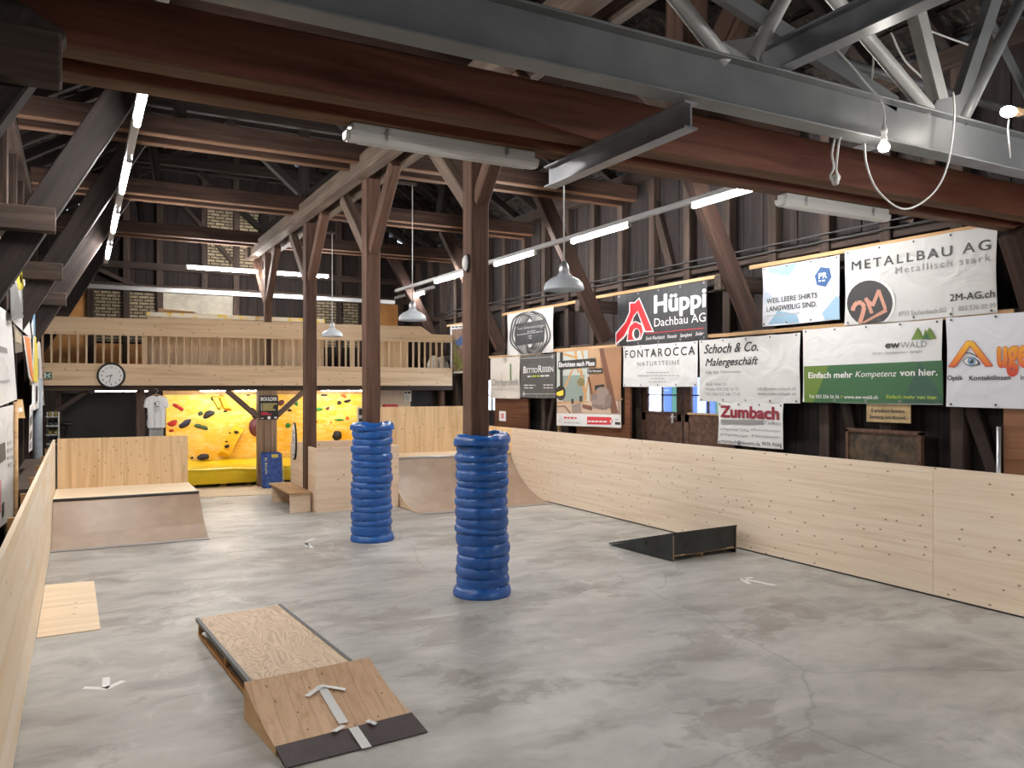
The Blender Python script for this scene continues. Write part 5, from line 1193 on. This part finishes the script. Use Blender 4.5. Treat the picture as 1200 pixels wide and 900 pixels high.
# stone banner
t = banner('white banner with wide black capitals above the door', 11.11, 9.23, 2.21, 2.905, VIN, 4); b = MB()
wtext(b, '~FONTAROCCA', 732.5, 419.4, 814.4, 415.9, 10, 0, .012); wtext(b, '~NATURSTEINE', 746.7, 428.7, 796.3, 427.3, 5.4, 2)
for u0, v, u1, k in ((758, 437.2, 784, 1), (748, 440.8, 796, 2), (762.7, 444.4, 779, 3), (760, 448, 781, 4)): wwords(b, u0, v, u1, v - .3, 1.1, 1, k)
b.build('lettering', [INK, INKL, INKG], parent=t)
# painter banner
t = banner('white banner with handwritten-style black lettering right of the door', 9.20, 7.29, 1.99, 2.91, VING, 4); b = MB()
wtext(b, 'Schoch & Co.', 825, 414.7, 888.5, 410.8, 11.5, 0, .012, .32); wtext(b, 'Malergeschäft', 826.5, 430, 888.5, 425.8, 9.6, 0, .012, .32)
wtext(b, 'eidg. dipl. Malermeister', 826.7, 438.3, 869, 436.3, 3.5, 1); wtext(b, '8636 Wald ZH', 827.5, 452.5, 851.7, 451.3, 3.6, 1); wtext(b, 'Mobile 079 518 10 73', 826.7, 458, 865, 457.5, 3.6, 1)
wtext(b, 'Tel / Fax 055 246 17 45', 826.7, 463.8, 867.5, 463.3, 3.6, 1); wtext(b, 'info@maler-schoch.ch', 887.5, 457.2, 932.5, 457.2, 3.6, 1); wtext(b, 'www.maler-schoch.ch', 887.5, 463.3, 932.5, 462.8, 3.6, 1)
b.build('lettering', [INK, INKG], parent=t)
# civil works sign
t = banner('small white sign with dark red slab lettering under the handwritten-style banner', 8.80, 7.57, 1.38, 1.99, VIN, 3); b = MB()
wtext(b, 'Zumbach', 844, 489.2, 913.3, 490.3, 14, 0, .045); wpoly(b, [(844.7, 491.6), (895, 492.4), (895, 497.6), (844.7, 496.6)], 1); wtext(b, 'Tiefbau', 895.8, 497.6, 914.7, 498.3, 5, 1)
for s, a, d in (('Allgemeiner Tiefbau', (847.5, 504.4), (878, 505.3)), ('Bachverbauungen', (883.5, 504.9), (914.7, 506.3)), ('Hangverbauungen', (847.5, 510.5), (876.3, 512)), ('Natursteinmauern', (884, 511.9), (913.7, 513.7))):
    wtext(b, s, *a, *d, 3.2, 1); wpoly(b, ell(a[0] - 2.2, a[1] - 1.4, .8, .9, 8), 2)
wtext(b, 'rzumbach@bluewin.ch', 845, 519.2, 889.7, 521.7, 4.2, 2); wtext(b, '8636 Wald', 893.3, 521.7, 915.3, 523, 4.2, 2)
b.build('lettering', [INKR, INKG, INK], parent=t)
# shirt-print banner
t = banner('bluish white banner with pale blue polygons and a blue badge', 7.94, 6.68, 3.03, 3.83, VINP, 3); b = MB(); c = crop(880, 280, 7.5)
wpoly(b, c([(150, 258), (415, 206), (330, 325), (155, 295)]), 0); wpoly(b, c([(740, 165), (778, 155), (778, 498), (690, 515), (665, 440), (700, 320), (655, 240)]), 1); wpoly(b, c([(750, 500), (778, 515), (778, 706), (650, 712), (625, 655)]), 0, lay=2)
wpoly(b, c([(235, 630), (400, 660), (425, 735), (150, 752)]), 0); wpoly(b, c([(112, 475), (150, 470), (185, 510), (150, 560), (112, 560)]), 1)
wpoly(b, c([(612, 247), (692, 257), (708, 335), (655, 420), (580, 405), (560, 325)]), 2, lay=2)
wtext(b, 'PR', 959.3, 326.7, 969.3, 325.7, 7, 3, .03, lay=3); wwords(b, 959.2, 330.4, 968.3, 329.2, 1.8, 1, 3, lay=3)
wtext(b, 'WEIL LEERE SHIRTS', 898.4, 355.3, 957.7, 349.3, 6.2, 4, .012, lay=2); wtext(b, 'LANGWEILIG SIND.', 898.4, 365.3, 957.3, 359, 6.2, 4, .012, lay=2); wwords(b, 898.4, 371.2, 938, 367.2, 1.3, 5, 4, lay=2)
b.build('lettering', [PB1, PB2, PB3, PWHITE, INK, INKL], parent=t)
# metalwork banner
t = banner('large light grey banner with black round badge and thin capitals at the top right', 6.61, 4.77, 2.955, 3.86, VING, 4); b = MB(); c = crop(980, 250, 5.4545)
wpoly(b, c(ell(222, 570, 156, 156)), 3, zmin=2.957); wpoly(b, c(ell(214, 574, 146, 146)), 0, lay=2, zmin=2.957)
S = lambda pts, w_, cl=True: wstroke(b, c(pts), w_ / 5.4545, 1, lay=3, zmin=2.958)
S([(105, 622), (112, 592), (135, 570), (165, 572), (178, 600), (170, 640), (150, 700)], 27); S([(170, 708), (322, 618)], 24); S([(228, 640), (190, 540)], 22); S([(183, 545), (236, 588)], 22); S([(232, 592), (272, 490)], 22); S([(270, 490), (314, 612)], 22)
wtext(b, '~METALLBAU AG', 998, 317.8, 1160.6, 291.3, 11.8, 0, .014); wtext(b, '~Metallisch stark', 1049.3, 321.9, 1161, 304.6, 8.8, 2); wtext(b, '2M-AG.ch', 1113, 353.6, 1165.7, 347.2, 8.6, 0, .02); wtext(b, '8733 Eschenbach SG   I   055 536 00 99', 1053, 371.4, 1167, 359.6, 5.8, 2)
b.build('lettering', [INK, COPPER, INKG, PWHITE], parent=t)
# power company banner
t = banner('white and green banner with three green triangles', 7.25, 5.355, 2.01, 2.945, VIN, 4); b = MB(); c = crop(930, 370, 6.667)
wpoly(b, [(942, 429.4), (1104.5, 422.3), (1105.5, 473.3), (942.5, 471.6)], 0); wpoly(b, c([(82, 397), (275, 391), (155, 675), (84, 675)]), 2, lay=2); wpoly(b, c([(985, 362), (1162, 640), (1168, 685), (850, 683)]), 1, lay=2)
wpoly(b, c([(918, 190), (970, 88), (1018, 182)]), 2); wpoly(b, c([(1000, 184), (1062, 90), (1115, 178)]), 2); wpoly(b, c([(1002, 184), (1030, 104), (1066, 182)]), 2, lay=2); wpoly(b, c([(1003, 184), (1038, 138), (1068, 181)]), 0, lay=3)
wtext(b, 'Einfach mehr', 947.3, 443, 999, 442.5, 7.2, 3, .025, lay=3); wtext(b, 'Kompetenz', 1002.3, 442.2, 1050.8, 440.6, 7.4, 3, 0, .25, lay=3); wtext(b, 'von hier.', 1054.5, 440.5, 1098.8, 439.8, 8, 3, .025, lay=3)
wtext(b, 'Tel. 055 256 56 56', 948, 466.3, 983.3, 466.8, 4, 3, .015, lay=3); wtext(b, '//', 984.8, 466.8, 987.4, 466.8, 4, 4, lay=3); wtext(b, 'www.ew-wald.ch', 989, 467.2, 1028.7, 467.5, 4.4, 3, .015, lay=3); wtext(b, 'Einfach mehr von hier.', 1038.8, 467.5, 1099, 467.2, 4.6, 4, .005, lay=3)
wtext(b, 'ew', 1037.3, 407.8, 1054.5, 407.5, 8.4, 5, .03); wtext(b, 'WALD', 1055.2, 407.8, 1086, 406.8, 7.7, 6); wtext(b, 'Strom – Installationen – Anlagen', 1022.7, 415.6, 1080.8, 412.8, 3.2, 6)
b.build('lettering', [GR1, GR2, GR3, PWHITE, GRL, INK, INKG], parent=t)
# optician banner
t = banner('white banner with orange lettering and a painted eye at the right edge', 5.315, 3.3, 1.99, 2.95, VINP, 4); b = MB(); c = crop(1090, 360, 7.5)
OR = mat('orange print', (.8, .4, .03), .5); _t = NT(OR); _z = _t.n('ShaderNodeSeparateXYZ', {0: _t.co()}).outputs[2]; _t.base(_t.ramp(_t.n('ShaderNodeMapRange', {0: _z, 1: .38, 2: .72}).outputs[0], [(0, (.62, .07, .03)), (.55, (.80, .30, .02)), (1, (.86, .58, .03))]))
wpoly(b, c([(155, 526), (316, 296), (350, 292), (350, 345), (220, 526)]), 1); wpoly(b, c([(346, 292), (384, 298), (555, 520), (486, 524), (348, 345)]), 1)
wpoly(b, c([(163, 521), (320, 301), (350, 297), (350, 337), (215, 521)]), 0, lay=2); wpoly(b, c([(348, 297), (380, 303), (545, 515), (492, 519), (350, 337)]), 0, lay=2)
wpoly(b, c([(284, 470), (325, 438), (385, 440), (425, 470), (440, 505), (400, 512), (360, 522), (310, 505)]), 2); wpoly(b, c([(292, 470), (328, 444), (382, 446), (415, 475), (420, 498), (362, 514), (314, 498)]), 3, lay=2)
wpoly(b, c(ell(363, 474, 34, 36)), 4, lay=3); wpoly(b, c(ell(363, 474, 16, 18)), 2, lay=4); wpoly(b, c(ell(354, 464, 6, 7, 10)), 3, lay=5); wstroke(b, c([(310, 404), (345, 402), (385, 415), (420, 440)]), 1.2, 2)
wtext(b, 'uge', 1168, 428.5, 1206, 428.5, 34, 1, .06); wtext(b, 'uge', 1168.6, 428, 1205.4, 428, 33, 0, .045, lay=2)
wtext(b, 'Optik', 1110, 445.3, 1128.4, 445.3, 5.6, 2, .02); wtext(b, 'Kontaktlinsen', 1135.7, 445.3, 1184.7, 445, 5.6, 2, .02); wtext(b, 'In', 1196, 445, 1200.5, 445, 5.6, 2, .02)
b.build('lettering', [OR, PRED, INK, PWHITE, P_('iris blue', (.16, .30, .50))], parent=t)
# tree-ring banner
t = banner('light grey banner printed with tree rings around a dark panel', 15.31, 13.40, 2.89, 3.79, VING, 3); b = MB(); c = crop(570, 350, 6.92)
zt, zb_ = 3.775, 2.90
for k, f in enumerate((.28, .36, .45, .55, .66, .78, .90, 1.0)):
    pts = [(352 + (118 + 42 * f) * f * math.cos(a) * (1 + .04 * math.sin(5 * a + k)), 280 + 178 * (.55 + .47 * f) * math.sin(a) * (1 + .03 * math.sin(7 * a + k))) for a in (i * math.pi / 20 for i in range(41))]
    pts = [(max(185, min(535, x)), y) for x, y in pts]; wstroke(b, c(pts), (1.1 if k < 6 else 1.7), 0, zmin=zb_, zmax=zt)
wpoly(b, c([(235, 207), (480, 166), (466, 350), (232, 385)]), 1, lay=2); wtext(b, 'Tunat Scheerenholzlagen', 605.4, 387.3, 638.4, 382.2, 3.6, 2, lay=3)
for k, (u0, v0, u1, v1) in enumerate(((618, 389.2, 628, 387.7), (606, 393.2, 636, 388.6), (619, 394.5, 624, 393.8), (620, 397, 623, 396.6))): wwords(b, u0, v0, u1, v1, 1.0, 2, k + 3, lay=3)
b.build('lettering', [DARK, VIND, INKL], parent=t)
# chiropractic banner
t = banner('cream cloth banner with thin lettering and a green plant sprig', 16.13, 14.75, 1.96, 2.865, VINC, 2); b = MB(); c = crop(570, 400, 12.857)
wtext(b, 'Chiropraktik', 576.2, 452.1, 607.7, 451.5, 8.3, 0); wtext(b, 'WALD', 596.8, 458.7, 607.9, 458.7, 5, 2); wstroke(b, [(575.8, 456.4), (596.4, 456.4)], .35, 0)
for k in range(9): wpoly(b, c(ell(228, 480 + 36 * k, 5 + 4 * math.sin(k * .4), 6 + 4 * math.sin(k * .4), 8)), 0)
for k in range(9): q = 345 + k * 29; wpoly(b, c([(362, q + 20), (340 + 4 * (k % 2), q - 8), (366, q)]), 1); wpoly(b, c([(364, q + 22), (388 - 4 * (k % 3), q - 2), (366, q + 4)]), 1)
wstroke(b, c([(362, 340), (366, 480), (375, 610)]), .4, 1)
b.build('lettering', [INKG, P_('leaf print', (.10, .19, .05)), INKL], parent=t)
# travel banner
t = banner('dark grey banner with white capitals and two small crosses', 14.74, 13.30, 1.985, 2.87, VING2, 2); b = MB(); c = crop(570, 400, 12.857)
wtext(b, 'B', 613.4, 437.3, 616.6, 437.1, 8, 0, .03); wtext(b, 'ETTIO', 617, 437.1, 629.9, 436.5, 5.8, 0, .02); wtext(b, 'R', 630.8, 436.4, 635.2, 436.1, 8.4, 0, .02); wtext(b, 'EISEN', 635.6, 436.1, 648.4, 435.2, 6.2, 0, .02)
wwords(b, 618.2, 442.2, 623, 441.9, 1.7, 0, 4); wwords(b, 624, 441.9, 632, 441.6, 1.9, 1, 5); wwords(b, 633, 441.5, 643.5, 441, 1.7, 0, 6)
wstroke(b, c([(525, 262), (1020, 230)]), .35, 0); wstroke(b, c([(545, 792), (1035, 792)]), .35, 0)
for x, y in ((992, 230), (565, 790)): wstroke(b, c([(x, y - 36), (x, y + 36)]), .6, 0); wstroke(b, c([(x - 26, y), (x + 26, y)]), .6, 0)
for x0, x1, y in ((565, 735, 668), (565, 705, 708), (860, 1000, 664), (860, 1000, 706)): (x0_, y_), (x1_, _) = c([(x0, y), (x1, y)]); wwords(b, x0_, y_, x1_, y_, 1.0, 0, x0)
b.build('lettering', [PWHITE, GRL], parent=t)
# joiner banner with a living-room picture
t = banner('banner picturing a living room with armchair and black stove', 13.265, 11.16, 1.49, 2.91, cloth('tan picture vinyl', (.52, .33, .19)), 3); b = MB(); c = crop(640, 400, 8.18)
pc = [P_('picture ' + n, v) for n, v in (('window', (.50, .54, .52)), ('trees', (.24, .31, .28)), ('beam', (.55, .30, .11)), ('dark wood', (.17, .07, .04)), ('wood', (.36, .19, .10)), ('floor', (.55, .40, .30)), ('armchair', (.20, .15, .135)), ('armchair light', (.28, .21, .185)), ('black', (.02, .02, .022)), ('flame', (.85, .62, .04)), ('olive', (.22, .18, .07)))] + [PWHITE, PRED, INKL]
def pp(pts, mi, lay=1): wpoly(b, c(pts), mi, lay=lay)
pp([(102, 108), (400, 85), (420, 575), (102, 585)], 0); pp([(160, 330), (370, 320), (370, 575), (160, 580)], 1, 2); pp([(510, 68), (716, 54), (716, 690), (560, 690)], 4)
pp([(102, 580), (716, 575), (716, 696), (102, 692)], 5, 2); pp([(430, 330), (540, 320), (590, 560), (430, 600)], 4, 1)
for q in ([(165, 108), (300, 150), (300, 172), (165, 132)], [(268, 96), (292, 94), (318, 300), (300, 300)], [(330, 90), (352, 88), (365, 170), (350, 165)], [(245, 265), (265, 262), (190, 445), (172, 445)], [(318, 262), (342, 260), (392, 555), (368, 560)], [(355, 565), (400, 340), (412, 345), (375, 570)], [(102, 578), (400, 570), (400, 588), (102, 598)]): pp(q, 2, 3)
pp([(508, 68), (548, 65), (692, 690), (625, 690)], 3, 3); pp([(395, 340), (415, 338), (450, 505), (428, 510)], 3, 3); pp([(345, 600), (440, 620), (440, 665), (350, 640)], 3, 3); pp([(102, 620), (180, 615), (240, 690), (225, 690), (175, 628), (102, 630)], 3, 3)
pp([(132, 105), (160, 103), (160, 440), (132, 440)], 8, 4); wpoly(b, c(ell(140, 495, 46, 72)), 8, lay=4); pp([(100, 490), (125, 480), (165, 465), (165, 515), (130, 525), (98, 515)], 9, 5); wpoly(b, c(ell(333, 390, 37, 40)), 10, lay=4)
pp([(240, 552), (265, 550), (262, 600), (243, 600)], 8, 4); pp([(318, 525), (347, 523), (345, 580), (320, 580)], 8, 4); pp([(245, 610), (330, 585), (340, 680), (250, 688)], 7, 4); pp([(465, 425), (555, 410), (560, 450), (468, 470)], 8, 4)
pp([(485, 450), (520, 438), (570, 440), (598, 470), (612, 560), (490, 560)], 7, 5); pp([(428, 515), (455, 500), (488, 510), (492, 570), (440, 580)], 6, 6); pp([(570, 520), (600, 505), (630, 525), (625, 620), (560, 655), (555, 590)], 6, 6); pp([(440, 565), (490, 548), (560, 555), (565, 590), (550, 640), (445, 625)], 7, 6); pp([(440, 600), (555, 610), (552, 655), (445, 630)], 6, 7)
pp([(675, 550), (735, 545), (735, 560), (675, 565)], 4, 4); pp([(690, 560), (700, 560), (705, 690), (692, 690)], 6, 4)
pp([(101, 690), (716, 702), (718, 826), (101, 806)], 11, 8); pp([(392, 722), (620, 728), (642, 765), (620, 800), (392, 796)], 12, 9); wwords(b, *c([(402, 775)])[0], *c([(590, 778)])[0], 1.9, 11, 3, lay=10); wpoly(b, c(ell(622, 768, 10, 16, 10)), 11, lay=10)
pp([(660, 772), (710, 775), (710, 802), (660, 798)], 8, 9); wwords(b, *c([(660, 757)])[0], *c([(705, 757)])[0], 1.7, 13, 5, lay=9); wwords(b, *c([(170, 740)])[0], *c([(300, 745)])[0], 2.2, 12, 7, lay=9); wwords(b, *c([(170, 785)])[0], *c([(330, 790)])[0], 1.4, 13, 8, lay=9)
wstroke(b, c([(118, 715), (140, 715), (140, 745), (120, 745), (150, 745), (150, 772), (125, 772), (125, 750)]), .5, 13, lay=9)
pp([(116, 190), (470, 160), (470, 240), (116, 270)], 8, 8); wtext(b, 'Einrichten nach Mass', 655, 430.6, 696.8, 427.6, 5.6, 11, .04, lay=9); pp([(393, 266), (540, 256), (540, 298), (393, 308)], 8, 8); wtext(b, 'Dein Schreiner', 688.8, 436.6, 705.2, 435.5, 2.8, 11, .02, lay=9)
b.build('lettering', pc, parent=t)
# framed photograph at the gallery end
t = banner('white-bordered picture of earth and plants beside the gallery end', 18.34, 16.27, 2.55, 3.745, VIN, 2); b = MB()
EARTH = mat('earth picture', (.2, .13, .09), .6); _t = NT(EARTH); _n = _t.noise(_t.co(), 9, 6, .7, .8); _n2 = _t.noise(_t.co(), 2.2, 3, .5)
_t.base(_t.mix(_t.ramp(_n2, [(.5, (0, 0, 0)), (.62, (1, 1, 1))]), _t.ramp(_n, [(.3, (.05, .035, .028)), (.5, (.20, .12, .085)), (.7, (.42, .32, .25))]), _t.ramp(_n, [(.35, (.04, .05, .015)), (.6, (.24, .24, .06))])))
wpoly(b, [(529.5, 386), (567.5, 383), (568, 433), (529.5, 435.5)], 0); wpoly(b, [(533, 400), (541, 394), (552, 392), (545, 402), (537, 406)], 1, lay=2); wwords(b, 529.5, 384.3, 544, 383.3, 1.6, 2, 3)
b.build('picture', [EARTH, P_('blue tarp', (.05, .11, .26)), INK], parent=t)
# laths that carry the banners
for (y0, y1, z, nm) in ((11.95, 8.7, 3.83, 'raw lath above the black banner with the red logo'), (9.25, 4.62, 2.96, 'raw lath above the lower row of white banners'), (8.2, 4.78, 3.87, 'raw lath above the two upper right banners'), (15.6, 12.6, 3.81, 'raw lath above the tree-ring banner'), (18.6, 16.1, 3.76, 'raw lath above the earth picture'), (13.9, 11.0, 2.925, 'raw lath above the living-room banner'), (16.3, 13.9, 2.885, 'raw lath above the cream and dark grey banners')):
    timber('lath', (XB + .035, y0, z), (XB + .035, y1, z), .03, .05, W_LATH, nm, 'lath', 'laths on the right wall', bevel=0)

# ------------------------------------------------------------------ banners and boards on the left wall
XLB = -.6
def lquad(b, pts, mi=0, off=0.0, X=XLB, th=.004):
    P = [onX(u, v, X + off) for u, v in pts]; b.prism(P, (-th, 0, 0), mi)
def lbanner(label, pts, m, extra=(), X=XLB):
    P = [onX(u, v, X) for u, v in pts]; t = empty('banner', (X, sum(p.y for p in P) / len(P), min(p.z for p in P)), label, 'banner', 'banners on the left wall')
    b = MB(); lquad(b, pts, 0, X=X); b.build('cloth', m, parent=t)
    if extra:
        b = MB(); ms = []
        for q, mm in extra:
            if mm not in ms: ms.append(mm)
            lquad(b, q, ms.index(mm), .006, X, .003)
        b.build('lettering', ms, parent=t)
    return t
YEL = P_('print yellow', (.72, .58, .06)); ORG = P_('print orange', (.78, .22, .05)); AMB = P_('print amber', (.62, .32, .05)); TAN2 = P_('print tan', (.40, .34, .22))
lbanner('large white banner nearest the camera in the upper row of the left wall', [(-60, 320), (13, 368), (20, 468), (-60, 500)], VIN, [([(-4, 404), (8, 408), (9, 414), (-4, 412)], INKG), ([(-4, 446), (12, 445), (12, 447), (-4, 449)], INKL)])
lbanner('large white banner with dark slanted lettering, lower row of the left wall', [(-80, 498), (17, 474), (21, 600), (-80, 690)], VIN, [([(-6, 524), (6, 518), (7, 538), (-6, 548)], INK), ([(9, 518), (14, 516), (14, 520), (9, 522)], INKL), ([(9, 526), (15, 524), (15, 528), (9, 530)], INKL), ([(9, 535), (16, 533), (16, 537), (9, 539)], INKL), ([(10, 543), (17, 540), (17, 544), (10, 547)], INKL), ([(-6, 566), (1.5, 562), (1.5, 600), (-6, 606)], P_('print pink', (.62, .25, .24))), ([(3, 590), (5, 588), (5, 604), (3, 607)], INK)])
lbanner('narrow white and yellow banner high on the left wall', [(18.5, 328), (27.2, 315.5), (37, 397), (15, 377)], VIN, [([(19.5, 328), (26.8, 317), (28.5, 338), (22, 340)], YEL), ([(23, 323), (25, 321), (26, 331), (24, 332)], INK), ([(25, 352), (28, 350), (30, 366), (26, 366)], INKL)])
lbanner('grey-brown curled sheet in front of the narrow white and yellow banner', [(12, 335), (19, 332), (28, 372), (13, 376)], VING2, X=XLB + .04)
lbanner('dark tan notice under the curled sheet', [(15.5, 379), (26, 392), (26.5, 412), (18, 414)], P_('dark tan sheet', (.16, .13, .10)), [([(17.5, 384), (25, 395), (25, 403), (18, 400)], TAN2)])
lbanner('narrow orange and white banner in the middle of the left wall', [(27, 393), (36, 395), (40, 452), (34, 442)], VIN, [([(29, 394), (35, 396), (39.5, 448), (36, 440)], ORG)])
lbanner('white banner with a broad yellow stripe nearest the gallery', [(39, 391), (47.3, 402), (52.3, 475), (37.5, 482)], VIN, [([(41, 394), (44, 398), (44.5, 449), (39.5, 447)], YEL), ([(44.5, 420), (46, 420), (46.5, 445), (45, 445)], INKG), ([(41, 456), (49, 456), (50, 470), (41, 474)], INKL), ([(42, 452), (44, 452), (44, 470), (42, 472)], INK)])
lbanner('small amber panel low on the left wall', [(20.5, 468), (26.5, 468), (29.6, 490), (20.5, 490)], P_('amber sheet', (.55, .30, .05)), [([(22, 478), (26, 477), (27, 482), (22, 483)], PWHITE)])
lbanner('black and white patterned banner beside the grey pipe at the left', [(35, 476), (38.5, 472), (38, 527), (34, 530)], VIN, [([(35.3, 490), (37.8, 486), (37.6, 496), (35.5, 500)], INK), ([(35.4, 508), (37.4, 504), (37.4, 512), (35.4, 516)], INK), ([(35.3, 520), (37, 517), (37, 524), (35.3, 526)], INKG)])
lbanner('small blue and white banner behind the left struts', [(36.5, 380), (41, 366), (41.5, 393), (38.5, 395)], P_('blue sheet', (.10, .24, .40)), [([(36.8, 381), (39, 374), (39.6, 392), (38, 393)], PWHITE)])
b = MB(); p = onX(44, 520, XLB - .02); b.tube([(XLB - .02, p.y, .0), (XLB - .02, p.y, 2.35)], .075, 14); tag(b.build('pipe', speckle('blue-grey pipe', (.20, .23, .26), (.30, .33, .37), 5, .5, .02)), 'thick blue-grey upright pipe at the left wall', 'pipe')
b = MB(); b.box((-.78, 11.0, .93), (-.48, 15.6, 1.0)); b.box((-.76, 11.05, 0), (-.71, 15.5, .93)); b.box((-.52, 11.05, .80), (-.49, 15.5, .93)); tag(b.build('ledge', W_GREY), 'grey-brown wooden ledge behind the left barrier', 'ledge')
b = MB(); q = onX(18.5, 560, XLB + .02); b.tube([(XLB + .02, q.y, .0), (XLB + .02, q.y, 2.05)], .022, 8); tag(b.build('bamboo_pole', W_LATH), 'upright pale pole beside the large white banner on the left wall', 'pole')
